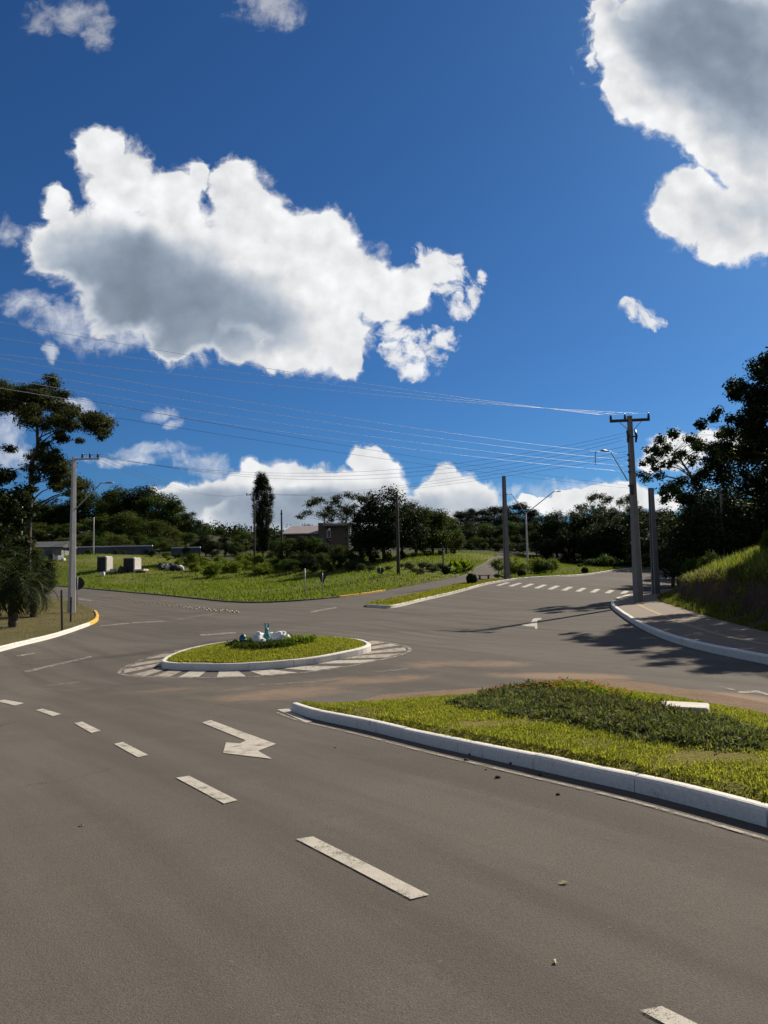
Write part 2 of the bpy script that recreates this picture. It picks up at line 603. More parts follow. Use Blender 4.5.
def mask(q, pos, cx, cy, rx, ry, rot=0.0, soft=.5):
    """soft ellipse in plan, for a stain that lies at a place"""
    d = q.v('SUBTRACT', pos, (cx, cy, 0))
    vr = q.n('ShaderNodeVectorRotate', rotation_type='Z_AXIS')
    q.put(vr.inputs[0], d); vr.inputs['Angle'].default_value = -rot
    d = q.v('MULTIPLY', vr.outputs[0], (1 / rx, 1 / ry, 0))
    return q.step(q.v('LENGTH', d), 1.0, soft)


def asphalt():
    m, q = new_mat('asphalt')
    pos = q.n('ShaderNodeNewGeometry').outputs['Position']
    big = q.noise(pos, .16, 5, .6)
    mid = q.noise(pos, 1.3, 6, .65)
    vr = q.n('ShaderNodeVectorRotate', rotation_type='Z_AXIS'); q.put(vr.inputs[0], pos); vr.inputs['Angle'].default_value = R(53)
    st = q.n('ShaderNodeMapping'); q.put(st.inputs[0], vr.outputs[0]); st.inputs['Scale'].default_value = (.07, 1.0, 1.0)
    streak = q.noise(st.outputs[0], 1.6, 5, .6)
    grain = q.noise(pos, 95, 3, .75)
    stones = q.vor(pos, 150, 'F1')
    c = q.mix(q.step(big, .3, .7), (.090, .080, .068), (.112, .099, .084))
    c = q.mix(q.step(streak, .38, .66), c, (.080, .071, .060))
    c = q.mix(q.m('MULTIPLY', q.step(mid, .5, .78), .5), c, (.112, .098, .086))
    k = q.m('ADD', q.m('MULTIPLY', grain, 1.1), q.m('MULTIPLY', stones, .35))
    c = q.mix(1.0, c, q.ramp(k, [(0.35, (.70, .70, .70)), (.62, (.99, .99, .99)), (.95, (1.38, 1.36, 1.33))]), 'MULTIPLY')
    # pale stone specks
    sp_ = q.step(q.vor(pos, 60, 'F1', 'Color'), .93, .99)
    c = q.mix(q.m('MULTIPLY', sp_, .35), c, (.20, .18, .16))
    # washed-on red-brown soil, where it lies on the carriageway
    dn = q.noise(pos, .9, 7, .7)
    soil = None
    for (px, py, rx, ry, rot, a) in SOIL:
        p = at(px, py)
        mk = q.m('MULTIPLY', mask(q, pos, p[0], p[1], rx, ry, rot, .15), a)
        soil = mk if soil is None else q.m('MAXIMUM', soil, mk)
    sf = q.m('MULTIPLY', q.step(q.m('ADD', soil, q.m('MULTIPLY', q.m('SUBTRACT', dn, .5), 1.3)), .12, .75), .9)
    c = q.mix(sf, c, (.24, .165, .11))
    # rubber tracks
    tr = None
    for (px, py, rx, ry, rot, a) in TRACKS:
        p = at(px, py)
        mk = q.m('MULTIPLY', mask(q, pos, p[0], p[1], rx, ry, rot, .2), a)
        tr = mk if tr is None else q.m('MAXIMUM', tr, mk)
    c = q.mix(q.m('MULTIPLY', tr, q.step(mid, .3, .6)), c, (.052, .047, .045))
    coarse = q.m('MULTIPLY', q.step(q.noise(st.outputs[0], .9, 4, .6), .52, .68), q.step(q.vor(pos, 34, 'F1', 'Color'), .62, .9))
    c = q.mix(q.m('MULTIPLY', coarse, .42), c, (.045, .040, .036))
    # oil drips and old patches
    oil = q.step(q.vor(q.v('ADD', pos, q.noise(pos, 2, 2, .5, color=True)), .55, 'F1'), .10, .03)
    c = q.mix(q.m('MULTIPLY', oil, .35), c, (.04, .037, .035))
    # fine cracks
    cr = q.vor(q.v('ADD', pos, q.v('SCALE', q.noise(pos, 1.2, 5, .6, color=True), 1.4)), .33, 'DISTANCE_TO_EDGE')
    crk = q.m('MULTIPLY', q.step(cr, .006, .002), q.step(q.noise(pos, .35, 2, .5), .55, .66))
    c = q.mix(q.m('MULTIPLY', crk, .6), c, (.03, .028, .026))
    finish(q, c, .93, k, .003, spec=.1)
    return m


SOIL = [(650, 692, 3.2, 1.0, R(-35), 1.0), (560, 676, 2.2, .8, R(-28), .8), (470, 664, 2.4, .9, R(-15), .55), (720, 704, 2.4, .7, R(-40), 1.0), (380, 680, 2.2, 1.2, 0, .5), (300, 693, 2.6, 1.3, R(10), .5), (200, 690, 3.0, 1.0, 0, .35),
        (40, 690, 2.6, 1.0, 0, .3), (175, 600, 4, 1.2, 0, .15)]
TRACKS = [(200, 680, 5.0, .5, R(5), .4), (340, 648, 6, .45, R(20), .35), (130, 655, 4, .5, R(15), .4), (300, 622, 9, .7, R(12), .3), (480, 612, 8, .8, R(40), .3), (180, 614, 8, .8, R(10), .35)]


def paint(name, col, wear=.45):
    m, q = new_mat(name)
    pos = q.n('ShaderNodeNewGeometry').outputs['Position']
    a = q.noise(pos, 7, 6, .7); b = q.noise(pos, 130, 3, .7)
    k = q.m('ADD', q.m('MULTIPLY', a, .5), q.m('MULTIPLY', b, .5))
    c = q.mix(q.step(k, .35, .65), tuple(x * .78 for x in col), col)
    al = q.step(q.m('ADD', q.m('MULTIPLY', a, .6), q.m('MULTIPLY', b, .5)), wear - .03, wear + .15)
    finish(q, c, .75, b, .002, alpha=q.m('MULTIPLY', al, .95))
    return m


def lawn(name, c1, c2, c3, scale=1.0, dry=.5, drycol=(.12, .095, .045)):
    m, q = new_mat(name)
    pos = q.n('ShaderNodeNewGeometry').outputs['Position']
    a = q.noise(pos, .35 * scale, 5, .6); b = q.noise(pos, 3 * scale, 6, .7); d = q.noise(pos, 30 * scale, 4, .7)
    c = q.mix(q.step(b, .32, .68), c1, c2)
    c = q.mix(q.step(a, .4, .65), c, c3)
    c = q.mix(q.m('MULTIPLY', q.step(q.noise(pos, .8 * scale, 6, .65), .5, .68), dry), c, drycol)
    c = q.mix(1.0, c, q.ramp(d, [(.25, (.45, .45, .45)), (.55, (1, 1, 1)), (.8, (1.5, 1.5, 1.4))]), 'MULTIPLY')
    finish(q, c, .95, q.m('ADD', b, d), .05, spec=.1)
    return m


def leafmat(name, cols, trans=.35, bright=1.0, rough=.65):
    """leaves: colour differs leaf by leaf, some light passes through"""
    m, q = new_mat(name)
    geo = q.n('ShaderNodeNewGeometry')
    oi = q.n('ShaderNodeObjectInfo')
    tc = q.n('ShaderNodeTexCoord')
    r = geo.outputs['Random Per Island']
    nz = q.noise(tc.outputs['Object'], .9, 3, .6)
    k = q.m('ADD', q.m('MULTIPLY', r, .55), q.m('MULTIPLY', nz, .45))
    st = [(i / (len(cols) - 1) * .6 + .2, tuple(c * bright for c in col)) for i, col in enumerate(cols)]
    c = q.ramp(k, st)
    hs = q.n('ShaderNodeHueSaturation')
    q.put(hs.inputs['Color'], c)
    q.put(hs.inputs['Value'], q.m('ADD', .78, q.m('MULTIPLY', oi.outputs['Random'], .44)))
    q.put(hs.inputs['Hue'], q.m('ADD', .49, q.m('MULTIPLY', oi.outputs['Random'], .02)))
    b = q.n('ShaderNodeBsdfPrincipled')
    q.put(b.inputs['Base Color'], hs.outputs[0])
    b.inputs['Roughness'].default_value = rough
    b.inputs['Specular IOR Level'].default_value = .08
    t = q.n('ShaderNodeBsdfTranslucent')
    q.put(t.inputs[0], q.mix(1.0, hs.outputs[0], (1.25, 1.3, .55), 'MULTIPLY'))
    mx = q.n('ShaderNodeMixShader')
    mx.inputs[0].default_value = trans
    q.put(mx.inputs[1], b.outputs[0]); q.put(mx.inputs[2], t.outputs[0])
    out = q.n('ShaderNodeOutputMaterial')
    q.put(out.inputs[0], mx.outputs[0])
    return m


def kerbpaint(name, col, worn=.5):
    m, q = new_mat(name)
    pos = q.n('ShaderNodeNewGeometry').outputs['Position']
    a = q.noise(pos, 4, 6, .7); b = q.noise(pos, 40, 4, .65)
    sepn = q.n('ShaderNodeSeparateXYZ'); q.put(sepn.inputs[0], q.n('ShaderNodeNewGeometry').outputs['Normal'])
    c = q.mix(q.step(b, .3, .7), tuple(x * .82 for x in col), col)
    c = q.mix(q.m('MULTIPLY', q.step(a, .58, .72), worn), c, (.20, .17, .14))
    chips = q.step(q.noise(pos, 16, 5, .7), .64, .69)
    c = q.mix(q.m('MULTIPLY', chips, worn), c, (.25, .23, .21))
    finish(q, c, .8, q.m('ADD', q.m('MULTIPLY', b, .4), a), .006)
    return m


MAT = {}
MAT['asphalt'] = asphalt()
MAT['paint'] = paint('road_paint', (.50, .45, .37), .40)
MAT['paint_worn'] = paint('worn_road_paint', (.36, .31, .25), .48)
MAT['paint_hatch'] = paint('hatch_paint', (.40, .34, .27), .42)
MAT['paint_faint'] = paint('faint_road_paint', (.30, .27, .24), .53)
MAT['kerb'] = kerbpaint('white_kerb_paint', (.74, .69, .61), .65)
MAT['kerb_yellow'] = kerbpaint('yellow_kerb_paint', (.72, .42, .06), .4)
MAT['kerb_bare'] = kerbpaint('bare_kerb', (.17, .14, .11), .5)
MAT['lawn'] = lawn('lawn_soil', (.15, .145, .020), (.20, .18, .03), (.24, .20, .045), 1.0, .6)
MAT['field'] = lawn('field_ground', (.078, .108, .013), (.115, .142, .02), (.16, .15, .034), .35, .45, (.18, .145, .07))
MAT['verge'] = lawn('dry_verge', (.095, .09, .03), (.135, .12, .045), (.15, .12, .06), 1.0, .7, (.13, .10, .06))
MAT['soil'] = lawn('bank_soil', (.07, .042, .026), (.115, .07, .042), (.05, .034, .022), 2.0, .5, (.15, .095, .06))
MAT['wild'] = lawn('wild_ground', (.03, .04, .012), (.05, .06, .02), (.07, .06, .03), .3, .4, (.08, .065, .035))
MAT['concrete'] = simple('pole_concrete', (.22, .205, .185), .18, 3, .85, .003)
MAT['concrete_pale'] = simple('pale_concrete', (.52, .49, .45), .15, 3, .85, .003)
MAT['stone'] = simple('painted_boulder', (.72, .71, .69), .15, 5, .8, .02, stain=(.25, .24, .22))
MAT['slab'] = simple('cast_concrete', (.58, .53, .44), .2, 2.5, .9, .01, stain=(.16, .15, .13))
MAT['slab_dark'] = simple('old_concrete', (.032, .032, .029), .3, 1.5, .9, .01, stain=(.05, .05, .045))
MAT['slab_mid'] = simple('aged_render', (.20, .19, .175), .25, 1.5, .9, .01, stain=(.09, .085, .08))
MAT['wood'] = simple('weathered_wood', (.075, .06, .048), .35, 9, .85, .006)
MAT['wood_pole'] = simple('dark_pole_wood', (.06, .05, .042), .3, 6, .85, .004)
MAT['steel'] = simple('galvanised_steel', (.42, .43, .44), .12, 8, .45, .001, .7)
MAT['steel_dark'] = simple('dark_steel', (.06, .06, .062), .2, 8, .5, .001, .4)
MAT['alu'] = simple('bare_aluminium', (.92, .92, .92), .03, 20, .46, .0, 1.0)
MAT['cable'] = simple('black_cable', (.03, .03, .032), .1, 20, .5, .0005)
MAT['porcelain'] = simple('brown_porcelain', (.05, .035, .03), .2, 8, .25, .0005)
MAT['sign_back'] = simple('sign_back_metal', (.03, .03, .032), .2, 8, .5, .0005, .2)
MAT['sign_grey'] = simple('grey_sign_metal', (.30, .31, .32), .15, 8, .5, .0005, .3)
MAT['teal'] = simple('teal_enamel', (.075, .26, .27), .2, 14, .5, .004, stain=(.30, .42, .40))
MAT['teal_dark'] = simple('dark_teal_enamel', (.02, .09, .115), .2, 14, .4, .003)
MAT['bark'] = simple('bark', (.075, .06, .045), .4, 5, .9, .03)
MAT['bark_pale'] = simple('pale_bark', (.20, .175, .145), .3, 5, .9, .03)
MAT['yellow_stud'] = simple('yellow_plastic', (.46, .35, .16), .2, 20, .5, .002)
MAT['rust'] = simple('grey_roof', (.25, .215, .215), .2, 2, .85, .01, coords='Object')
MAT['white_wall'] = simple('white_render', (.62, .61, .60), .1, 2, .85, .003)
MAT['grey_wall'] = simple('grey_render', (.085, .088, .095), .25, 1.2, .85, .003, stain=(.12, .12, .12))
MAT['glass'] = simple('dark_glass', (.02, .025, .03), .1, 3, .08, .0)
MAT['dead_leaf'] = simple('dry_leaf', (.42, .34, .2), .2, 40, .8, .001)
MAT['pebble'] = simple('dark_pebble', (.03, .028, .026), .3, 30, .9, .002)


def brick_mat():
    m, q = new_mat('brickwork')
    tc = q.n('ShaderNodeTexCoord').outputs['Object']
    mp = q.n('ShaderNodeMapping'); q.put(mp.inputs[0], tc); mp.inputs['Rotation'].default_value = (R(90), 0, 0)
    br = q.n('ShaderNodeTexBrick')
    q.put(br.inputs['Vector'], mp.outputs[0])
    br.inputs['Color1'].default_value = (.15, .085, .07, 1); br.inputs['Color2'].default_value = (.10, .062, .055, 1); br.inputs['Mortar'].default_value = (.16, .14, .13, 1)
    br.inputs['Scale'].default_value = 3.0
    finish(q, br.outputs[0], .9)
    return m


def paving_mat():
    m, q = new_mat('pavement_paving')
    pos = q.n('ShaderNodeNewGeometry').outputs['Position']
    br = q.n('ShaderNodeTexBrick'); q.put(br.inputs['Vector'], pos)
    br.inputs['Color1'].default_value = (.235, .18, .13, 1); br.inputs['Color2'].default_value = (.19, .15, .11, 1); br.inputs['Mortar'].default_value = (.09, .075, .06, 1)
    br.inputs['Scale'].default_value = 2.2; br.inputs['Mortar Size'].default_value = .02
    c = q.mix(q.step(q.noise(pos, 1.2, 6, .65), .4, .7), br.outputs[0], (.20, .15, .105))
    finish(q, c, .9, q.noise(pos, 30, 4, .6), .006)
    return m


MAT['brick'] = brick_mat()
MAT['paving'] = paving_mat()
MAT['tactile'] = simple('tactile_paving', (.33, .235, .13), .2, 20, .85, .004)
# leaves
MAT['leaf_tier'] = leafmat('leaf_tier', [(.020, .028, .009), (.042, .052, .016), (.075, .078, .028)], .3)
MAT['leaf_dark'] = leafmat('leaf_dark', [(.010, .018, .006), (.020, .034, .010), (.034, .050, .014)], .22)
MAT['leaf_mid'] = leafmat('leaf_mid', [(.018, .036, .008), (.042, .070, .013), (.082, .108, .024)], .36)
MAT['leaf_olive'] = leafmat('leaf_olive', [(.034, .048, .012), (.066, .084, .020), (.11, .118, .034)], .36)
MAT['leaf_blue'] = leafmat('leaf_blue', [(.012, .024, .018), (.022, .038, .026), (.034, .052, .034)], .2)
MAT['leaf_grey'] = leafmat('leaf_grey', [(.026, .036, .018), (.044, .056, .028), (.07, .082, .045)], .3)
MAT['leaf_bright'] = leafmat('leaf_bright', [(.06, .10, .012), (.12, .165, .02), (.19, .21, .035)], .48)
MAT['leaf_palm'] = leafmat('leaf_palm', [(.010, .018, .006), (.022, .034, .010), (.05, .06, .02)], .2)
MAT['leaf_juniper'] = leafmat('leaf_juniper', [(.040, .052, .022), (.105, .12, .055), (.23, .23, .12)], .34)
MAT['petal'] = leafmat('petal_orange', [(.30, .09, .015), (.42, .16, .02), (.5, .26, .04)], .3)
MAT['grass_near'] = leafmat('grass_near', [(.14, .16, .018), (.225, .235, .034), (.34, .31, .075)], .52)
MAT['grass_field'] = leafmat('grass_field', [(.07, .105, .011), (.11, .145, .018), (.165, .155, .034)], .48)
MAT['grass_dry'] = leafmat('grass_dry', [(.11, .115, .03), (.18, .165, .05), (.25, .21, .09)], .45)
MAT['grass_tall'] = leafmat('grass_tall', [(.07, .10, .015), (.13, .15, .03), (.23, .20, .06)], .5)


# ------------------------------------------------------------------ ground sheets
def smooth_line(p, n=8, closed=False):
    p = np.asarray(p, float)
    out = []
    N = len(p)
    for i in range(N if closed else N - 1):
        if closed:
            a, b, c, d = p[(i - 1) % N], p[i], p[(i + 1) % N], p[(i + 2) % N]
        else:
            a, b, c, d = p[max(i - 1, 0)], p[i], p[i + 1], p[min(i + 2, N - 1)]
        for k in range(n):
            t = k / n
            out.append(.5 * ((2 * b) + (c - a) * t + (2 * a - 5 * b + 4 * c - d) * t * t + (3 * b - a - 3 * c + d) * t ** 3))
    if not closed: out.append(p[-1])
    return np.array(out)


def resample(p, step, closed=False):
    p = np.asarray(p, float)
    q = np.vstack([p, p[:1]]) if closed else p
    s = np.r_[0, np.cumsum(np.linalg.norm(np.diff(q, axis=0), axis=1))]
    n = max(int(s[-1] / step), 2)
    t = np.linspace(0, s[-1], n + 1)
    r = np.stack([np.interp(t, s, q[:, 0]), np.interp(t, s, q[:, 1])], 1)
    return r[:-1] if closed else r


def subdivide(p, step):
    """same outline with its corners kept and long edges cut"""
    p = np.asarray(p, float); out = []
    for i in range(len(p)):
        a, b = p[i], p[(i + 1) % len(p)]
        k = max(1, int(np.linalg.norm(b - a) / step))
        for j in range(k):
            out.append(a + (b - a) * j / k)
    return np.array(out)


def inside(poly, pts):
    poly = np.asarray(poly); x, y = pts[:, 0], pts[:, 1]
    c = np.zeros(len(pts), bool)
    j = len(poly) - 1
    for i in range(len(poly)):
        xi, yi = poly[i]; xj, yj = poly[j]
        if yi != yj:
            cr = ((yi > y) != (yj > y)) & (x < (xj - xi) * (y - yi) / (yj - yi) + xi)
            c ^= cr
        j = i
    return c


def sheet(name, poly, dz, mat, step=1.0, parent=None, fn=None):
    """a surface that follows the ground inside a plan outline"""
    poly = subdivide(poly, step)
    lo, hi = poly.min(0), poly.max(0)
    gx, gy = np.meshgrid(np.arange(lo[0] + step * .37, hi[0], step), np.arange(lo[1] + step * .37, hi[1], step))
    pts = np.stack([gx.ravel(), gy.ravel()], 1)
    pts = pts[inside(poly, pts)]
    # keep clear of the border
    if len(pts):
        d = np.min(np.linalg.norm(pts[:, None] - poly[None], axis=2), axis=1) if len(pts) * len(poly) < 6e6 else np.ones(len(pts)) * 9
        pts = pts[d > step * .4]
    allp = [Vector(p) for p in poly] + [Vector(p) for p in pts]
    n = len(poly)
    r = geometry.delaunay_2d_cdt(allp, [(i, (i + 1) % n) for i in range(n)], [], 1, 1e-5)
    v = np.array([[p.x, p.y] for p in r[0]])
    z = Z(v[:, 0], v[:, 1]) + (fn(v) if fn else dz)
    f = np.array([list(t) for t in r[2] if len(t) == 3])
    o = mesh_np(name, np.c_[v, z], f, mat, parent, True)
    return o


def offset_line(p, d):
    """parallel line, d to the left of the walking direction"""
    p = np.asarray(p)
    t = np.gradient(p, axis=0)
    t /= np.linalg.norm(t, axis=1)[:, None] + 1e-9
    return p + np.stack([-t[:, 1], t[:, 0]], 1) * d


def kerb(name, line, side, mat, h=.15, w=.13, dz=0.0, closed=False, parent=None, step=.35):
    """kerbstones along a plan line; side=+1 puts their body left of the line"""
    line = resample(line, step, closed)
    q = np.vstack([line[-1:], line, line[:1]]) if closed else line
    t = np.gradient(q, axis=0)
    if closed: t = t[1:-1]
    t /= np.linalg.norm(t, axis=1)[:, None] + 1e-9
    nrm = np.stack([-t[:, 1], t[:, 0]], 1) * side
    prof = [(0.0, -.25), (.006, h - .025), (.022, h - .006), (.04, h), (w - .02, h), (w, h - .02), (w, -.25)]
    rings = []
    for i, p in enumerate(line):
        b = z1(*p) + dz
        wob = .006 * mnoise.noise(Vector((p[0] * 1.3, p[1] * 1.3, 2)))
        rings.append([(p[0] + nrm[i][0] * (a + wob), p[1] + nrm[i][1] * (a + wob), b + c + (wob if c > 0 else 0)) for a, c in prof])
    mb = MB()
    if closed: rings.append(rings[0])
    per = max(2, int(round(1.0 / step)))
    for k in range(0, len(rings) - 1, per):
        seg = [[Vector(p) for p in r_] for r_ in rings[k:k + per + 1]]
        d0 = (seg[1][0] - seg[0][0]).normalized() * .0035; d1 = (seg[-1][0] - seg[-2][0]).normalized() * .0035
        seg[0] = [p + d0 for p in seg[0]]; seg[-1] = [p - d1 for p in seg[-1]]
        dz_ = Vector((0, 0, random.uniform(-.004, .004)))
        mb.loft([[p + dz_ for p in r_] for r_ in seg], smooth=False)
    return mb.build(name, mat, parent)


# base terrain, far beyond what can be seen
rr = np.r_[0.5, np.geomspace(4, 160, 90), np.geomspace(170, 3500, 40)]
aa = np.linspace(0, 2 * np.pi, 241)[:-1]
gx = (rr[:, None] * np.sin(aa)[None]).ravel(); gy = (rr[:, None] * np.cos(aa)[None]).ravel()
gz = Z(gx, gy)
ins = (np.abs(gx) < 66) & (gy > -18) & (gy < 106)
gz = np.where(ins, gz - .6, gz + .03)
n = len(aa)
fc = [(i * n + j, i * n + (j + 1) % n, (i + 1) * n + (j + 1) % n, (i + 1) * n + j) for i in range(len(rr) - 1) for j in range(n)]
fc = np.array(fc)[:, ::-1]
tag(mesh_np('ground', np.c_[gx, gy, gz], fc, MAT['wild'], None, True), kind='structure')

# carriageway
sx = np.arange(-69, 69.1, .6); sy = np.arange(-20, 104.1, .6)
X2, Y2 = np.meshgrid(sx, sy)
zz = Z(X2.ravel(), Y2.ravel())
nx = len(sx)
ii, jj = np.meshgrid(np.arange(len(sy) - 1), np.arange(nx - 1), indexing='ij')
a0 = (ii * nx + jj).ravel()
road = mesh_np('road', np.c_[X2.ravel(), Y2.ravel(), zz], np.stack([a0, a0 + 1, a0 + nx + 1, a0 + nx], 1), MAT['asphalt'], None, True)
tag(road, 'worn brown-grey asphalt junction', kind='structure')

# field on the left, behind the side road
fe = smooth_line(XY(FIELD_EDGE), 6)
field_poly = np.vstack([fe, [xy(500, 106)], [(-70, 108)], [(-70, fe[0][1])]])
field = tag(sheet('grass_field', field_poly, .08, MAT['field'], 1.6), 'open rough grass field beyond the side road', kind='structure')
i0 = [k for k, p in enumerate(fe) if p[0] / p[1] > (335 - 384) / 740][0]
i1 = [k for k, p in enumerate(fe) if p[0] / p[1] > (383 - 384) / 740][0]
kerb('kerb', fe[:i0 + 1], 1, MAT['kerb_bare'], .10, .14, 0, parent=field)
ky = kerb('kerb', fe[i0:i1 + 1], 1, MAT['kerb_yellow'], .12, .14, 0, parent=field)
ky['label'] = 'faded yellow stretch of kerb'
kerb('kerb', fe[i1:], 1, MAT['kerb_bare'], .06, .12, 0, parent=field)

# grass strip island and the verge beyond it
sf = smooth_line(XY(STRIP_FRONT), 6); sb = smooth_line(XY(STRIP_BACK), 6)
strip_poly = np.vstack([sf[:np.argmin(np.abs(sf[:, 1] - 60)) + 1], sb[::-1]])
strip = tag(sheet('grass_strip', strip_poly, .12, MAT['lawn'], .8), 'long narrow grass island with white kerb', kind='structure')
kerb('kerb', sf, 1, MAT['kerb'], .16, .16, 0, parent=strip)
kerb('kerb', sb[:-4], -1, MAT['kerb_bare'], .13, .12, 0, parent=strip)
sf2 = sf[np.argmin(np.abs(sf[:, 1] - 61)):]
right_edge = [xy(506, 66), xy(500, 72), xy(503, 80), xy(507, 88), xy(513, 106)]
verge_poly = np.vstack([sf2, [(66, 104)], [(66, 107)], right_edge[::-1]])
verge = tag(sheet('grass_verge', verge_poly, .12, MAT['field'], 1.4), 'sunny grass verge behind the bend', kind='structure')

# left verge
lk = smooth_line(XY(LEFT_KERB), 6)
left_poly = np.vstack([lk, [(-69, lk[-1][1] + 2)], [(-69, 10)], [(-30, 8)]])
left = tag(sheet('dry_verge', left_poly, .10, MAT['verge'], .9), 'dry grass verge on the left corner', kind='structure')
k1 = np.argmin(np.linalg.norm(lk - XY([(96, 622.5, 33)])[0], axis=1)); k2 = np.argmin(np.linalg.norm(lk - XY([(95, 612, 41)])[0], axis=1))
kerb('kerb', lk[:k1 + 1], 1, MAT['kerb'], .14, .15, parent=left)
kk = kerb('kerb', lk[k1:k2 + 1], 1, MAT['kerb_yellow'], .15, .15, parent=left)
kk['label'] = 'yellow painted kerb at the corner'
kerb('kerb', lk[k2:], 1, MAT['kerb_bare'], .10, .13, parent=left)

# pavement on the right with kerb
rk = smooth_line(XY(RIGHT_KERB), 6)
rk_r = resample(rk, .5)
PAVE_W = 2.3
inner = offset_line(rk_r, -PAVE_W)
pave_poly = np.vstack([offset_line(rk_r, -.10), inner[::-1]])
pave = tag(sheet('pavement', pave_poly, .145, MAT['paving'], .45), 'paved footway on the right', kind='structure')
kerb('kerb', rk, -1, MAT['kerb'], .17, .16, parent=pave)
tl = offset_line(rk_r, -1.05); tl2 = offset_line(rk_r, -1.20)
sheet('tactile_strip', np.vstack([tl, tl2[::-1]]), .151, MAT['tactile'], .3, pave)

# embankment behind the pavement
foot = offset_line(rk_r, -PAVE_W + .05)
sfoot = np.linspace(0, 1, len(foot))
T = np.array([0, .25, .5, .7, .85, 1.0, 1.2, 1.6, 2.2, 3, 4, 5.2, 6.6, 8.2, 10, 12.5, 16, 21, 28])
Hh = np.array([.02, .10, .18, .45, .85, 1.15, 1.35, 1.55, 1.85, 2.2, 2.6, 3.0, 3.4, 3.8, 4.2, 4.6, 5.0, 5.3, 5.5])
tt = np.gradient(foot, axis=0); tt /= np.linalg.norm(tt, axis=1)[:, None]
# directions out of the bend are averaged so that the rows never cross
nn = np.stack([tt[:, 1], -tt[:, 0]], 1)
for _ in range(60):
    nn[1:-1] = (nn[:-2] + nn[1:-1] * 2 + nn[2:]) / 4
nn /= np.linalg.norm(nn, axis=1)[:, None]


def bank_k(Yv):
    return np.interp(Yv, [0, 20, 26, 31, 36, 42, 60], [1.0, 1.0, 1.0, .92, .72, .42, .2])


bx = foot[:, None, :] + nn[:, None, :] * T[None, :, None]
bflat = bx.reshape(-1, 2)
bz0 = Z(bflat[:, 0], bflat[:, 1]).reshape(len(foot), len(T))
zf = Z(foot[:, 0], foot[:, 1])
kfac = bank_k(foot[:, 1])
bzz = np.empty_like(bz0)
for i in range(len(foot)):
    for j in range(len(T)):
        nzv = mnoise.noise(Vector((bx[i, j, 0] * .9, bx[i, j, 1] * .9, 0))) * .2 + mnoise.noise(Vector((bx[i, j, 0] * 3, bx[i, j, 1] * 3, 5))) * .06
        bzz[i, j] = zf[i] + .1 + Hh[j] * kfac[i] + nzv * min(1, T[j] * 1.5) * (.4 + .6 * kfac[i])
nt = len(T)
ii, jj = np.meshgrid(np.arange(len(foot) - 1), np.arange(nt - 1), indexing='ij')
a0 = (ii * nt + jj).ravel()
me_bank = np.c_[bflat, bzz.ravel()]
bank = mesh_np('embankment', me_bank, np.stack([a0, a0 + 1, a0 + nt + 1, a0 + nt], 1)[:, ::-1], MAT['soil'], None, True)
bank.data.materials.append(MAT['verge'])
mi = (jj.ravel() >= 6).astype(np.int32)
bank.data.polygons.foreach_set('material_index', mi)
tag(bank, 'cut earth bank with grass on top, beside the footway', kind='structure')
from mathutils.bvhtree import BVHTree
_bb = BVHTree.FromPolygons([tuple(p) for p in me_bank], [tuple(f) for f in np.stack([a0, a0 + 1, a0 + nt + 1, a0 + nt], 1)])


def ground_z(x, y):
    h = _bb.ray_cast(Vector((x, y, 50)), Vector((0, 0, -1)))
    z = z1(x, y)
    return max(z, h[0].z) if h[0] is not None else z


# median island in front
MED_FRONT = [(291, 711.5), (311, 718.5), (345, 726), (382, 734.3), (440, 748.5), (542, 771.5), (645, 795), (768, 828), (900, 867)]
MED_BACK = [(330, 703), (400, 698.5), (470, 693), (520, 688), (560, 684.5), (600, 686), (650, 692), (700, 700), (768, 713), (860, 735), (960, 765)]
mf = np.array([at(*p) for p in MED_FRONT]); mbk = np.array([at(p[0], p[1], .08) for p in MED_BACK])
# the island runs on past the right edge of the photograph and ends in a rounded nose
_df = (mf[-1] - mf[-2]) / np.linalg.norm(mf[-1] - mf[-2]); _db = (mbk[-1] - mbk[-2]) / np.linalg.norm(mbk[-1] - mbk[-2])
_e1 = mf[-1] + _df * 2.6; _e2 = mbk[-1] + _db * 2.2
_mid = (_e1 + _e2) / 2 + (_df + _db) * .45
mf = np.vstack([mf, [_e1], [_mid]]); mbk = np.vstack([mbk, [_e2], [_mid]])
mfs = smooth_line(mf, 8); mbs = smooth_line(mbk, 8)
med_poly = np.vstack([offset_line(mfs, .08)[:-1], mbs[::-1]])


def med_fn(v):
    d = np.min(np.linalg.norm(v[:, None] - resample(mbs, .3)[None], axis=2), axis=1)
    e = np.min(np.linalg.norm(v[:, None] - resample(mfs, .3)[None], axis=2), axis=1)
    bumps = np.array([mnoise.noise(Vector((p[0] * 1.1, p[1] * 1.1, 3))) for p in v]) * .02
    return .095 + bumps + np.minimum(d, 1.2) * .05 * (e > .2) - .05 * np.exp(-d / .25) - .12 * np.exp(-d / .06)


median = tag(sheet('median_island', med_poly, .13, MAT['lawn'], .22, fn=med_fn), 'grassy median island with white kerb in the foreground', kind='structure')
kerb('kerb', mfs, 1, MAT['kerb'], .118, .11, parent=median, step=.2)
# soil washed along the back of the median
apron = np.vstack([mbs[:-14], (mbs + np.array([.75, 1.25]))[:-14][::-1]])
MAT['dirt'] = lawn('washed_soil', (.27, .185, .115), (.33, .235, .155), (.30, .205, .135), 1.5, .4, (.17, .125, .08))

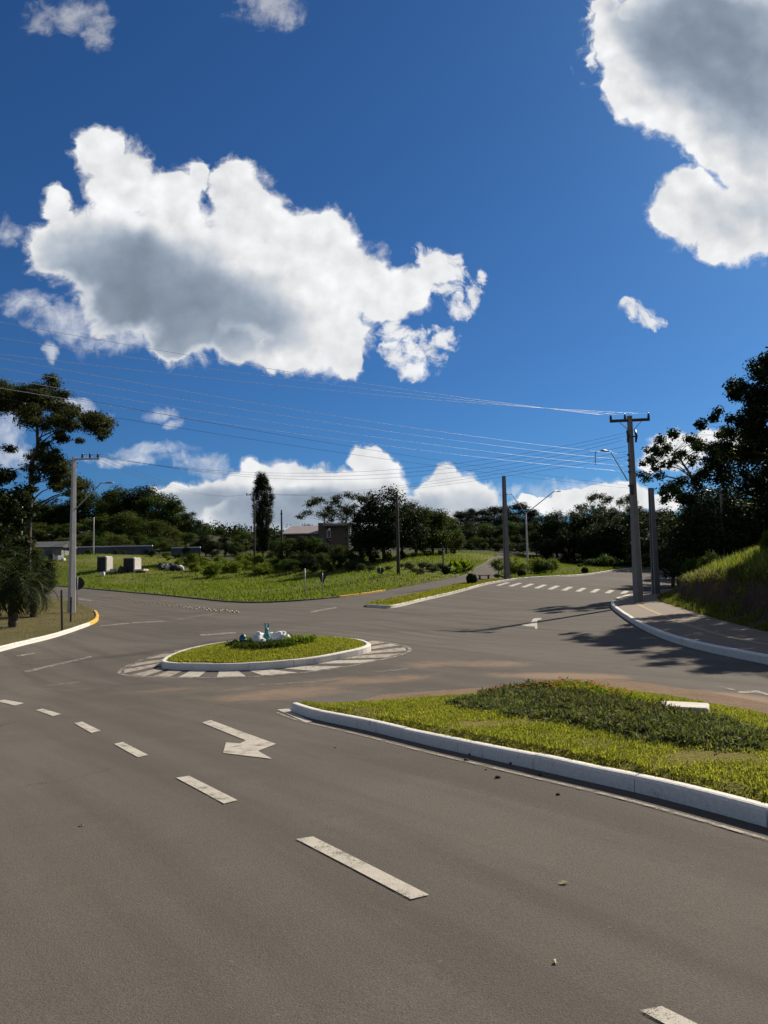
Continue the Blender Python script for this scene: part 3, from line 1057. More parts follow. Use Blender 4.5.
# roundabout island
RIM = [(161, 660.3), (168, 655), (186, 648.5), (210, 643.5), (240, 639.5), (275, 636.8), (310, 635.8), (341, 636.6), (362, 639.6), (371, 643.2), (367, 646.3), (352, 650), (315, 657), (272, 661.7), (229, 663.4), (186, 663.2), (168, 662.3)]
ring = np.array([at(px, py, .16) for px, py in RIM])
ring = smooth_line(ring, 6, True)[::-1]
if np.sum(ring[:, 0] * np.roll(ring[:, 1], -1) - np.roll(ring[:, 0], -1) * ring[:, 1]) < 0:
    ring = ring[::-1]
ring = resample(ring, .12, True)
RC = np.array([(ring[:, 0].min() + ring[:, 0].max()) / 2, (ring[:, 1].min() + ring[:, 1].max()) / 2])
RX_ = (ring[:, 0].max() - ring[:, 0].min()) / 2; RY_ = (ring[:, 1].max() - ring[:, 1].min()) / 2
print('roundabout', RC, RX_, RY_)
rdome = lambda v: .13 + .10 * np.clip(1 - np.linalg.norm((np.asarray(v) - RC) / np.array([RX_, RY_]), axis=1) ** 2, 0, 1)
rab = tag(sheet('roundabout_island', RC + (ring - RC) * .97, .13, MAT['lawn'], .25, fn=rdome), 'round grass island with white kerb', kind='structure')
kerb('kerb', ring, 1, MAT['kerb'], .16, .13, closed=True, parent=rab, step=.2)


# ------------------------------------------------------------------ painted markings, parts of the road
def mark(name, px_poly=None, xy_poly=None, mat='paint', dz=.007, step=.4):
    p = np.array([at(*q) for q in px_poly]) if xy_poly is None else np.asarray(xy_poly)
    return sheet(name, p, dz, MAT[mat], step, road)


for q in ([(296, 840), (313, 837.5), (429, 896), (411, 900.5)], [(176, 778.5), (189, 776.5), (237.5, 801), (224, 804.5)], [(114, 744.5), (123, 742.5), (148, 755.5), (138, 758)],
          [(74, 723.5), (82, 722), (100.5, 731), (91.5, 733.5)], [(36, 710.5), (43, 709), (61, 714.5), (53, 716.5)], [(-4, 701.5), (4, 700), (24, 703.5), (15, 706)],
          [(640, 1012), (662, 1008), (770, 1062), (745, 1070)]):
    mark('lane_dash', q)
# turn arrow by the median: shaft and broad barbed head
mark('turn_arrow', [(202, 723), (211, 720.5), (276, 744.5), (258, 751.5), (272, 759.5), (223, 753.5), (226, 743), (240, 744), (246, 741)], mat='paint', step=.25)
mark('straight_arrow', [(521, 625.3), (531.5, 622.3), (532, 620.4), (534, 618.4), (541.5, 618), (541, 619.6), (537.5, 620.2), (537, 624), (537.5, 629), (535.5, 629), (534.5, 626.6), (527, 626.4)], mat='paint', step=.3)
# circle line round the island and its hatch bars
def closed_offset(p, d):
    t = np.roll(p, -1, 0) - np.roll(p, 1, 0)
    nrm_ = np.stack([t[:, 1], -t[:, 0]], 1)
    for _ in range(12):
        nrm_ = (np.roll(nrm_, 1, 0) + 2 * nrm_ + np.roll(nrm_, -1, 0)) / 4
    nrm_ /= np.linalg.norm(nrm_, axis=1)[:, None]
    return p + nrm_ * d


RING_W = 1.0
ro, ri = closed_offset(ring, RING_W), closed_offset(ring, RING_W - .09)
mb = MB()
for i in range(len(ro)):
    k = (i + 1) % len(ro)
    mb.add([(p[0], p[1], z1(*p) + .007) for p in (ro[i], ro[k], ri[k], ri[i])], [(0, 1, 2, 3)])
mb.build('circle_line', MAT['paint_worn'], road)
rb_ = closed_offset(ring, .02); rt_ = closed_offset(ring, RING_W - .12)
NB = 20
for i in range(NB):
    k0 = int(len(ring) * i / NB); w_ = max(2, int(.5 / .12)); sk = 4
    ix = lambda k: k % len(ring)
    a_ = math.atan2(ring[k0][1] - RC[1], ring[k0][0] - RC[0])
    front_ = -2.6 < a_ < -.9
    mark('hatch_bar', xy_poly=[rb_[ix(k0)], rb_[ix(k0 + w_)], rt_[ix(k0 + w_ + sk)], rt_[ix(k0 + sk)]], mat='paint' if front_ else 'paint_hatch', step=.5)
# edge line along the median kerb
e1 = offset_line(mfs, -.185); e2 = offset_line(mfs, -.225)
mark('edge_line', xy_poly=np.vstack([e1[:-10], e2[:-10][::-1]]), mat='paint_worn', step=.3)
mark('edge_line', [(277, 710), (289, 709), (292, 712.5), (312, 722), (306, 723), (283, 712.5)], mat='paint', step=.3)
# give way lines and faint guide lines at the side road
mark('stop_line', [(100, 625.5), (136, 622.2), (164, 620.8), (165, 621.7), (136, 623.2), (100, 626.5)], mat='paint_worn')
mark('stop_line', [(172, 619.5), (214, 613.3), (218, 614.2), (174, 620.6)], mat='paint_faint')
mark('guide_line', [(24, 671.3), (60, 663), (91, 656.2), (92, 657.6), (62, 664.4), (26, 672.8)], mat='paint_worn')
mark('guide_line', [(16, 655.8), (34, 652.8), (35, 654), (17, 657)], mat='paint_worn')
mark('guide_line', [(40, 686.5), (80, 681.5), (81, 683), (41, 688)], mat='paint_faint')
mark('guide_line', [(78, 598.2), (92, 600.2), (91, 601.2), (77, 599.2)], mat='paint_worn')
mark('guide_line', [(200, 634.5), (236, 632), (236, 633.6), (200, 636.3)], mat='paint_worn')
mark('guide_line', [(372, 672.3), (408, 668), (409, 669.4), (373, 673.8)], mat='paint_faint')
mark('guide_line', [(258, 684.5), (310, 682), (350, 677.5), (350, 678.6), (310, 683.3), (258, 686)], mat='paint_faint')
mark('guide_line', [(310, 611.5), (336, 607), (337, 608), (311, 612.8)], mat='paint_worn')
mark('guide_line', [(738, 692), (757, 690.8), (768, 694), (768, 695.6), (756, 692.8), (739, 693.8)], mat='paint_worn')
mark('guide_line', [(720, 686.5), (736, 690), (734, 690.8), (718, 687.4)], mat='paint_faint')
# zebra crossing on the bend: bars lying across the upper road
ca, cb = XY([(500, 586, 57)])[0], XY([(668, 595, 49)])[0]
du = (cb - ca) / np.linalg.norm(cb - ca)
tv = np.array([.38, .92]); tv /= np.linalg.norm(tv)
Lc = np.linalg.norm(cb - ca)
nb = int(Lc / 1.05)
for i in range(nb):
    p = ca + du * (i * 1.05 + .1)
    mark('crossing_bar', xy_poly=[p - tv * 1.75, p + du * .38 - tv * 1.75, p + du * .38 + tv * 1.75, p + tv * 1.75], mat='paint', step=.8)

# apron of soil behind the median, thin sheet over the asphalt
tag(sheet('soil_apron', apron, .012, MAT['dirt'], .3), 'sandy red-brown soil washed along the back of the median', kind='structure')


# ------------------------------------------------------------------ grass as blades
def blades(name, pts, zs, length, width, mat, label=None, bend=.5, droop=.0, rng=RNG, parent=None):
    n = len(pts)
    th = rng.uniform(0, 2 * np.pi, n)
    L = length * rng.uniform(.5, 1.35, n); Wd = width * rng.uniform(.6, 1.3, n)
    lean = rng.uniform(.1, 1.0, n) * bend
    d = np.stack([np.cos(th), np.sin(th)], 1); s = np.stack([-np.sin(th), np.cos(th)], 1)
    base = np.c_[pts, zs]
    mid = base + np.c_[d * (L * lean * .35)[:, None], L * .6]
    tip = base + np.c_[d * (L * lean * 1.1)[:, None], L * (1 - lean * .35 - droop)]
    w3 = np.c_[s * Wd[:, None] * .5, np.zeros(n)]
    v = np.stack([base - w3, base + w3, mid + w3 * .8, tip, mid - w3 * .8], 1).reshape(-1, 3)
    o = np.arange(n)[:, None] * 5
    f = np.concatenate([o + np.array([[0, 1, 2, 4]]), ], 0)
    f2 = o + np.array([[4, 2, 3, 3]])
    # tips are triangles: build as quads with tiny width so that one array holds all
    v2 = v.reshape(n, 5, 3)
    tipb = v2[:, 3] + w3 * .12
    v = np.concatenate([v2, tipb[:, None]], 1).reshape(-1, 3)
    o = np.arange(n)[:, None] * 6
    f = np.concatenate([o + np.array([[0, 1, 2, 4]]), o + np.array([[4, 2, 5, 3]])], 0)
    ob = mesh_np(name, v, f, mat, parent)
    if label: tag(ob, label, 'grass', kind='stuff')
    return ob


def scatter(poly, n, rng=RNG):
    poly = np.asarray(poly); lo, hi = poly.min(0), poly.max(0)
    out = []
    got = 0
    while got < n:
        p = rng.uniform(lo, hi, (n * 2, 2)); p = p[inside(poly, p)]
        out.append(p); got += len(p)
    return np.vstack(out)[:n]


def patchy(p, sc, thr, seed=0):
    k = np.array([mnoise.noise(Vector((a * sc, b * sc, seed))) for a, b in p])
    return k + RNG.uniform(-.25, .25, len(p)) > thr


vis = med_poly[(med_poly[:, 0] < 7.5)]
p = scatter(med_poly, 190000)
p = p[(p[:, 0] < p[:, 1] * 1.2 + 2.0)]
p = p[patchy(p, 1.6, -.28)]
blades('grass', p, Z(p[:, 0], p[:, 1]) + med_fn(p) - .005, .032, .009, MAT['grass_near'], 'short bright lawn grass on the foreground median', .9)
# ragged fringe hanging over the kerb
fr = np.vstack([offset_line(mfs, .13)[:-8], offset_line(mfs, .20)[:-8][::-1]])
p = scatter(fr, 5500)
blades('grass', p, Z(p[:, 0], p[:, 1]) + .095, .05, .009, MAT['grass_near'], 'fringe of grass along the top of the median kerb', 1.2)
p = scatter(RC + (ring - RC) * .94, 42000)
blades('grass', p, Z(p[:, 0], p[:, 1]) + rdome(p) - .005, .05, .014, MAT['grass_near'], 'short lawn grass on the roundabout', .9)
p = scatter(strip_poly, 14000)
blades('grass', p, Z(p[:, 0], p[:, 1]) + .115, .09, .03, MAT['grass_near'], 'grass on the narrow strip island', .8)
lp = left_poly.copy(); lp = lp[lp[:, 0] > -40]
p = scatter(left_poly, 110000); p = p[(p[:, 0] > -p[:, 1] * .72 - 2)]; p = p[patchy(p, .5, -.1, 4)]
blades('grass', p, Z(p[:, 0], p[:, 1]) + .09, .09, .02, MAT['grass_dry'], 'short dry grass on the left corner', .9)
p = scatter(field_poly, 110000); p = p[p[:, 0] > -p[:, 1] * .56 - 2]
wgt = RNG.uniform(0, 1, len(p)) < np.clip(1.5 - p[:, 1] / 90, .25, 1)
p = p[wgt & patchy(p, .12, -.35, 2)]
blades('grass', p, Z(p[:, 0], p[:, 1]) + .07, .22, .06, MAT['grass_field'], 'rough green grass over the field', .8)
p = scatter(verge_poly, 26000)
blades('grass', p, Z(p[:, 0], p[:, 1]) + .1, .16, .05, MAT['grass_field'], 'grass on the verge behind the bend', .8)
# bank: tall grass on the shoulder, low green at the foot
def bank_pts(n, t0, t1, s0=0, s1=1):
    s = RNG.uniform(s0, s1, n) * (len(foot) - 1); t = RNG.uniform(t0, t1, n)
    i = np.clip(s.astype(int), 0, len(foot) - 2); fr_ = (s - i)[:, None]
    b = foot[i] * (1 - fr_) + foot[i + 1] * fr_; m = nn[i] * (1 - fr_) + nn[i + 1] * fr_
    p = b + m * t[:, None]
    p = p[(p[:, 0] < p[:, 1] * .56 + 3) & (p[:, 1] < 50)]
    z = np.array([ground_z(*a) for a in p])
    return p, z


p, z = bank_pts(80000, 1.15, 11)
k = patchy(p, .5, -.22, 7)
blades('grass', p[k], z[k] - .02, .40, .024, MAT['grass_tall'], 'tall sunlit grass on the right bank', .9)
p, z = bank_pts(16000, 0, .65)
k = patchy(p, .8, -.1, 8)
blades('grass', p[k], z[k] - .02, .2, .022, MAT['grass_tall'], 'low green grass at the foot of the right bank', 1.0)
p, z = bank_pts(9000, .5, 1.0)
k = patchy(p, 1.2, .3, 9)
blades('grass', p[k], z[k], .22, .02, MAT['grass_tall'], 'weeds sprouting from the cut earth of the right bank', 1.3, .1)
p, z = bank_pts(7000, 1.0, 1.5)
blades('grass', p, z, .35, .02, MAT['grass_tall'], 'grass hanging over the cut edge of the right bank', 1.6, .25)


# ------------------------------------------------------------------ trees
def leaf_cloud(clumps, n_per, size, rng, flat=.75, up=.5, aspect=.5, hang=0.0, fill=2.2):
    """clumps: rows of x, y, z, r; returns vertices and quads of small leaves"""
    V = []
    rm = np.mean([c[3] for c in clumps])
    for c in clumps:
        n = max(6, int(n_per * (c[3] / rm) ** 2))
        d = rng.normal(size=(n, 3)); d /= np.linalg.norm(d, axis=1)[:, None]
        rad = c[3] * rng.uniform(0, 1, n) ** (1 / fill) * (1 + .25 * rng.normal(size=n))
        p = np.array(c[:3])[None] + d * rad[:, None] * np.array([1, 1, flat])[None]
        nrm = d * .7 + np.array([0, 0, up])[None] + rng.normal(size=(n, 3)) * .55
        nrm /= np.linalg.norm(nrm, axis=1)[:, None]
        t = np.cross(nrm, rng.normal(size=(n, 3))); t[:, 2] -= hang
        t /= np.linalg.norm(t, axis=1)[:, None] + 1e-6
        b = np.cross(nrm, t)
        L = size * rng.uniform(.6, 1.5, n); w = L * aspect * rng.uniform(.7, 1.2, n)
        v = np.stack([p - t * L[:, None] * .5, p + b * w[:, None] * .5 + nrm * L[:, None] * .08, p + t * L[:, None] * .5, p - b * w[:, None] * .5 + nrm * L[:, None] * .08], 1)
        V.append(v.reshape(-1, 3))
    V = np.concatenate(V)
    F = np.arange(len(V)).reshape(-1, 4)
    return V, F


def limb_path(a, b, rng, sag=.12, n=5):
    a, b = np.array(a, float), np.array(b, float)
    L = np.linalg.norm(b - a)
    w = rng.normal(size=3) * L * .07
    out = []
    for i in range(n + 1):
        t = i / n
        p = a * (1 - t) + b * t + w * math.sin(math.pi * t)
        p[2] += math.sin(math.pi * t) * L * sag * (-1 if rng.uniform() < 0 else 1)
        out.append(p)
    return out


def make_tree(name, clumps, trunk_path, r0, leaf, bark, rng, n_per=110, size=.24, flat=.75, limbs=16, aspect=.5, up=.5, hang=0.0, fill=2.2, origin=None):
    """tree thing at the origin: Empty > trunk (with limbs), crown"""
    root = empty(name, (0, 0, 0) if origin is None else origin)
    mb = MB()
    tp0 = [np.array(p, float) for p in trunk_path]
    tp = []
    for a_, b_ in zip(tp0[:-1], tp0[1:]):
        tp += [a_, a_ * .67 + b_ * .33, a_ * .33 + b_ * .67]
    tp.append(tp0[-1])
    rad = [r0 * (1 - .75 * i / (len(tp) - 1)) for i in range(len(tp))]
    rad[0] *= 1.35
    mb.tube(tp, rad, 9)
    order = rng.permutation(len(clumps))[:limbs]
    for k in order:
        c = clumps[k]
        best = None
        for i, p in enumerate(tp[1:], 1):
            if p[2] < c[2] - .07 * tp[-1][2]:
                best = i
        i = best if best is not None else 1
        i = max(1, min(i, len(tp) - 1))
        r = rad[i] * .42
        L = limb_path(tp[i], c[:3], rng)
        mb.tube(L, [r * (1 - .8 * j / 5) for j in range(6)], 5)
    mb.build('trunk', bark, root)
    V, F = leaf_cloud(clumps, n_per, size, rng, flat, up, aspect, hang, fill)
    mesh_np('crown', V, F, leaf, root)
    return root


def round_crown(rng, H, rx, z0, z1_, n, rc, lumps=5):
    """clumps of an uneven broad crown between z0 and z1_"""
    L = [(rng.normal(size=3), rng.uniform(.75, 1.15)) for _ in range(lumps)]
    out = []
    zc, rz = (z0 + z1_) / 2, (z1_ - z0) / 2
    while len(out) < n:
        d = rng.normal(size=3); d /= np.linalg.norm(d)
        k = 1.0
        for ax, s in L:
            k += .16 * (s - .95) * 6 * max(0, np.dot(d, ax / np.linalg.norm(ax))) ** 3
        q = rng.uniform(.25, 1) ** .45
        r = rc * rng.uniform(.7, 1.35)
        p = d * np.array([rx - r * .6, rx - r * .6, rz - r * .5]) * q * k
        # narrower below, dome above
        out.append((p[0], p[1], max(zc + p[2], r * .4), r))
    return out


protos = {}
rg = np.random.default_rng(21)


def hide_proto(o):
    protos.setdefault(o.name.split('.')[0], []).append(o)
    return o


# broad trees, four shapes (10 m tall prototypes, crown nearly to the ground as at a wood's edge)
KINDS = {}
for kname, leaf, specs in (
    ('broadleaf_tree', 'leaf_mid', [(10, 3.6, 1.0, 10, 46, 1.15), (10, 4.2, .8, 9.6, 50, 1.2), (10, 3.1, 1.2, 10, 40, 1.05)]),
    ('dark_tree', 'leaf_dark', [(10, 3.8, .6, 10, 52, 1.2), (10, 3.2, .6, 10, 46, 1.1), (10, 4.4, .5, 9.4, 54, 1.2)]),
    ('olive_tree', 'leaf_olive', [(10, 3.5, .8, 10, 44, 1.1), (10, 3.9, 1.0, 9.8, 46, 1.1)]),
):
    KINDS[kname] = (leaf, specs)

PROTO = {}


def get_proto(kind, var):
    key = (kind, var)
    if key in PROTO: return copy_tree(PROTO[key])
    nm = {'broadleaf_tree': 'broadleaf_tree', 'dark_tree': 'broadleaf_tree', 'olive_tree': 'broadleaf_tree', 'pine': 'pine_tree', 'airy': 'eucalyptus_tree', 'shrub': 'shrub', 'shrub_bright': 'shrub', 'shrub_grey': 'shrub', 'sapling': 'young_tree'}[kind]
    rng = np.random.default_rng(100 + hash(kind) % 7 * 0 + sum(map(ord, kind)) + var)
    if kind in KINDS:
        leaf, sp_ = KINDS[kind]
        H, rx, a, b, n_, rc = sp_[var % len(sp_)]
        cl = round_crown(rng, H, rx, a, b, n_, rc)
        tr = [(0, 0, -.5), (.1, .05, 1.5), (-.1, .1, 3.5), (.15, 0, 5.5), (0, .1, 7.5)]
        o = make_tree(nm, cl, tr, .26, MAT[leaf], MAT['bark'], rng, 190, .30, .8, 16)
    elif kind == 'pine':
        cl = []
        for k in range(80):
            t = rng.uniform(0, 1)
            z = 1.6 + 8.0 * t
            rr_ = (2.0 * (1 - t) ** .5 + .35) * rng.uniform(.2, 1)
            a_ = rng.uniform(0, 6.28)
            cl.append((rr_ * math.cos(a_), rr_ * math.sin(a_), z, rng.uniform(.6, .95)))
        tr = [(0, 0, -.5), (0, 0, 3), (.05, 0, 6), (0, 0, 9.3)]
        o = make_tree(nm, cl, tr, .22, MAT['leaf_blue'], MAT['bark'], rng, 130, .26, .7, 18, .35)
    elif kind == 'airy':
        cl = []
        for k in range(36):
            d = rng.normal(size=3); d /= np.linalg.norm(d)
            cl.append((d[0] * 3.6, d[1] * 3.6, 6.6 + d[2] * 3.0, rng.uniform(.55, 1.0)))
        tr = [(0, 0, -.5), (.1, 0, 2), (-.1, .1, 4), (.2, 0, 6), (.1, .1, 7.6)]
        o = make_tree(nm, cl, tr, .2, MAT['leaf_grey'], MAT['bark_pale'], rng, 130, .26, .7, 30, .45, hang=.6)
    elif kind == 'sapling':
        cl = round_crown(rng, 2.6, .85, .7, 2.7, 16, .38)
        o = make_tree(nm, cl, [(0, 0, -.2), (.02, 0, .6), (0, .02, 1.4), (0, 0, 2)], .05, MAT['leaf_bright'], MAT['bark'], rng, 90, .15, .85, 8)
    else:
        leaf = {'shrub': 'leaf_mid', 'shrub_bright': 'leaf_bright', 'shrub_grey': 'leaf_grey'}[kind]
        cl = round_crown(rng, 2, 1.25, .1, 2.0, 24, .5)
        o = make_tree(nm, cl, [(0, 0, -.2), (.02, 0, .4), (0, .02, .9), (0, 0, 1.3)], .06, MAT[leaf], MAT['bark'], rng, 120, .15, .8, 8)
        for ch in o.children:
            pass
    PROTO[key] = o
    return o


def place(kind, var, px, top, Y, wide=1.0, label=None, cat='tree', group=None, rz=None, sink=0.0, py_base=None):
    """stand a plant on the ground at column px, distance Y, grown so that its top shows at row `top`"""
    x, y = xy(px, Y)
    zb = ground_z(x, y)
    o = get_proto(kind, var)
    base_h = {'sapling': 2.75, 'shrub': 2.05, 'shrub_bright': 2.05, 'shrub_grey': 2.05}.get(kind, 10.3)
    zt = pt(px, top, Y)[2]
    h = max(zt - zb, .4)
    s = h / base_h
    o.location = (x, y, zb - sink)
    o.rotation_euler = (0, 0, rz if rz is not None else (px * 1.7 + Y * .31) % 6.28)
    o.scale = (s * wide, s * wide, s)
    for k_ in ('label', 'category', 'group'):
        if k_ in o: del o[k_]
    tag(o, label, cat, group)
    return o


# wooded hill on the left
HILL = 'trees of the wooded hill on the left'
hl_back = 'dark broad tree on the crest of the wooded hill at left'
hl_front = 'olive green tree low on the wooded hill, behind the long grey wall'
for i, (px, top, Y, w) in enumerate([(72, 497, 150, 1), (96, 488, 152, 1.05), (118, 484, 156, 1.1), (140, 483, 154, 1.1), (158, 489, 152, 1), (174, 500, 150, 1), (188, 513, 152, 1.1), (204, 524, 156, 1.2), (222, 530, 165, 1.2), (50, 500, 150, 1.1), (28, 498, 148, 1.2), (5, 492, 148, 1.2), (-18, 490, 148, 1.2), (240, 532, 170, 1.3)]):
    place('broadleaf_tree' if i % 3 else 'dark_tree', i, px, top - 3, Y, w * 1.25, hl_back, group=HILL)
for i, (px, top, Y, w) in enumerate([(62, 520, 132, 1.1), (84, 514, 134, 1.1), (104, 510, 133, 1.0), (128, 508, 134, 1.0), (148, 512, 132, 1.0), (168, 522, 134, 1.1), (186, 530, 136, 1.2), (112, 528, 124, 1.1), (140, 530, 124, 1.1), (82, 530, 124, 1.2), (160, 534, 126, 1.2), (38, 520, 130, 1.2), (14, 520, 130, 1.2), (66, 536, 119, 1.5), (94, 534, 119, 1.5), (122, 537, 119, 1.5), (150, 538, 119, 1.4), (172, 537, 120, 1.5), (196, 540, 122, 1.4)]):
    place('olive_tree' if i % 2 else 'broadleaf_tree', i, px, top, Y, w * 1.35, hl_front, group='trees low on the wooded hill')
for i, (px, top, Y, w, lab) in enumerate([(146, 548, 112, 1.3, 'bushy dark tree in front of the long grey wall, above the rubble'), (206, 532, 118, 1.5, 'broad dark tree right of the long grey wall'),
                                     (24, 533, 88, 1.1, 'light green bushy tree behind the thin white pole at left'), (5, 548, 80, 1.5, 'dark bush behind the palm at the left edge'), (186, 545, 114, 1.2, 'low dark tree beside the right end of the grey wall')]):
    place('olive_tree' if i == 2 else 'dark_tree', i, px, top, Y, w, lab)

for i, (px, top, Y, w, lab) in enumerate([(20, 540, 44, 1.0, 'dark rounded bush right behind the shaggy palm'), (42, 553, 52, 1.1, 'dark bush between the palm and the left power pole'), (-14, 535, 46, 1.2, 'dark bush behind the taller palm at the left edge')]):
    place('dark_tree', i, px, top, Y, w, lab, 'bush')
wl = 'low dark bush in front of the long grey wall'
for i, (px, top, Y, w) in enumerate([(88, 548, 106, 1.6), (116, 549, 106, 1.6), (124, 550, 105, 1.5), (152, 549, 106, 1.7), (166, 551, 106, 1.7), (178, 552, 106, 1.6), (76, 551, 104, 1.6), (196, 551, 106, 1.6)]):
    place('dark_tree' if i % 2 else 'broadleaf_tree', i, px, top, Y, w, wl, 'bush', 'bushes before the grey wall')
# middle distance between hill and house
mid_l = 'dark green tree in the low row behind the orchard'
for i, (px, top, Y, w) in enumerate([(225, 532, 120, 1.3), (246, 528, 124, 1.2), (262, 533, 122, 1.2), (275, 538, 120, 1.2), (212, 538, 112, 1.4), (236, 540, 110, 1.4)]):
    place('broadleaf_tree' if i % 2 else 'dark_tree', i, px, top, Y, w, mid_l, group='low row of trees behind the orchard')
orch = 'small bushy orchard tree on the upper field'
for i, (px, top, Y) in enumerate([(190, 555, 98), (205, 558, 94), (218, 556, 99), (228, 560, 92), (240, 556, 98), (196, 563, 88), (214, 565, 86), (246, 562, 92), (258, 557, 96), (262, 565, 86), (178, 560, 95), (236, 564, 85), (272, 560, 92), (283, 562, 88), (168, 557, 100), (252, 553, 103), (270, 553, 103)]):
    place('sapling' if i % 3 else 'shrub_bright', i % 4, px, top - 2.5, Y, 1.45 + .3 * (i % 2), orch, 'small tree', 'small trees of the orchard')

# tall cypress
rng = np.random.default_rng(5)
CY = 108
cx, cy = xy(263, CY)
zb = ground_z(cx, cy)
topz = pt(261, 472, CY)[2] - zb
cl = []
for k in range(230):
    t = rng.uniform(0, 1)
    z = topz * (.16 + .81 * t)
    w = 1.42 * (math.sin(math.pi * min(1, .12 + .88 * (1 - t) ** .8)) ** .6 * .9 + .18) * (1.0 if t < .75 else .62 + .38 * (1 - t) / .25)
    a_ = rng.uniform(0, 6.28); r_ = w * rng.uniform(.3, .95)
    cl.append((r_ * math.cos(a_) - .35 * t + .2, r_ * math.sin(a_), z, rng.uniform(.38, .6)))
cyp = make_tree('cypress_tree', cl, [(0, 0, -.5), (0, 0, 3), (0, 0, 8), (-.2, 0, topz * .8)], .22, MAT['leaf_dark'], MAT['bark'], rng, 190, .17, 1.3, 10, .4, origin=(cx, cy, zb))
tag(cyp, 'tall narrow dark cypress standing against the clouds', 'tree')

# eucalypts behind the house
place('airy', 0, 325, 495, 118, 1.15, 'feathery grey-green tree rising over the left part of the house roof')
place('airy', 1, 347, 489, 120, 1.0, 'taller feathery tree with open crown right behind the house')
# big dark tree right of the house and its neighbours
place('dark_tree', 1, 385, 481, 84, 1.15, 'big dense dark tree with rounded head right of the house')
place('dark_tree', 0, 371, 497, 84, 1.0, 'dark tree leaning against the left side of the big dense tree')
place('dark_tree', 2, 403, 491, 86, 1.0, 'dark tree just behind the tall wooden pole')
place('broadleaf_tree', 1, 417, 494, 90, 1.15, 'mid green tree right of the tall wooden pole')
place('broadleaf_tree', 0, 433, 503, 92, 1.2, 'green tree sloping down towards the gravel track')
place('broadleaf_tree', 2, 447, 511, 94, 1.25, 'smaller green tree above the tropical clump')
place('olive_tree', 0, 456, 527, 100, 1.2, 'light green tree at the foot of the distant pines')
place('dark_tree', 0, 424, 530, 96, 1.3, 'low dark tree in the shade behind the bare slope')
# bushes before the house
hb = 'dark bush growing in front of the house'
for i, (px, top, Y, w) in enumerate([(287, 534, 92, 1.3), (301, 533, 93, 1.3), (313, 533, 92, 1.2), (326, 540, 90, 1.2), (340, 541, 88, 1.2), (356, 543, 86, 1.2), (322, 550, 84, 1.2), (338, 553, 82, 1.3), (296, 548, 88, 1.4), (306, 550, 86, 1.4), (290, 556, 84, 1.5), (350, 552, 82, 1.4), (328, 560, 80, 1.5), (314, 558, 82, 1.5)]):
    place('dark_tree' if i % 2 else 'broadleaf_tree', i, px, top, Y, w, hb, 'bush', 'bushes in front of the house')
gs = 'grey brushy shrub at the top of the field'
for i, (px, top, Y, w) in enumerate([(352, 560, 78, 1.2), (362, 563, 76, 1.2), (372, 565, 74, 1.2), (388, 565, 73, 1.1), (410, 562, 74, 1.3), (424, 561, 74, 1.3), (414, 567, 70, 1.2), (432, 563, 72, 1.3), (358, 557, 80, 1.2), (402, 563, 76, 1.2), (420, 569, 68, 1.3), (440, 562, 74, 1.2)]):
    place('shrub_grey', i % 3, px, top, Y, w, gs, 'shrub', 'grey shrubs at the top of the field')
uu = 'dark undergrowth bush beneath the big trees right of the house'
for i, (px, top, Y, w) in enumerate([(362, 552, 82, 1.5), (374, 550, 82, 1.5), (388, 551, 82, 1.5), (402, 550, 84, 1.5), (415, 551, 86, 1.5), (428, 549, 88, 1.5), (441, 549, 90, 1.5), (454, 547, 94, 1.5)]):
    place('dark_tree' if i % 2 else 'broadleaf_tree', i, px, top, Y, w, uu, 'bush', 'undergrowth beneath the big trees')
u2 = 'dark bush closing the gap at the end of the gravel track'
for i, (px, top, Y, w) in enumerate([(460, 541, 116, 1.7), (472, 542, 116, 1.7), (485, 541, 118, 1.7), (498, 542, 116, 1.7), (511, 541, 116, 1.7), (524, 541, 114, 1.7), (537, 540, 112, 1.7), (548, 540, 110, 1.7)]):
    place('dark_tree' if i % 2 else 'broadleaf_tree', i, px, top, Y, w, u2, 'bush', 'bushes at the end of the track')
# pines far right of centre
pn = 'tall dark pine in the distant row'
for i, (px, top, Y, w) in enumerate([(462, 510, 150, 1.2), (474, 507, 152, 1.1), (484, 508, 150, 1.1), (496, 505, 154, 1.2), (508, 504, 150, 1.1), (521, 501, 152, 1.2), (534, 508, 150, 1.2), (452, 516, 148, 1.1), (490, 515, 146, 1.2), (515, 514, 145, 1.2), (502, 516, 144, 1.2), (470, 520, 142, 1.3)]):
    place('pine', i % 3, px, top, Y, w * 1.45, pn, group='distant row of pines')
ug = 'shaded tree in the dark belt below the distant pines'
for i, (px, top, Y, w) in enumerate([(462, 536, 126, 1.4), (476, 534, 128, 1.4), (490, 535, 126, 1.4), (504, 534, 124, 1.4), (518, 532, 122, 1.3), (532, 530, 120, 1.3), (468, 521, 132, 1.4), (484, 520, 134, 1.4), (499, 521, 132, 1.4), (513, 519, 130, 1.4), (527, 517, 130, 1.4), (541, 520, 128, 1.4)]):
    place('broadleaf_tree' if i % 2 else 'dark_tree', i, px, top, Y, w, ug, group='belt of trees below the pines')
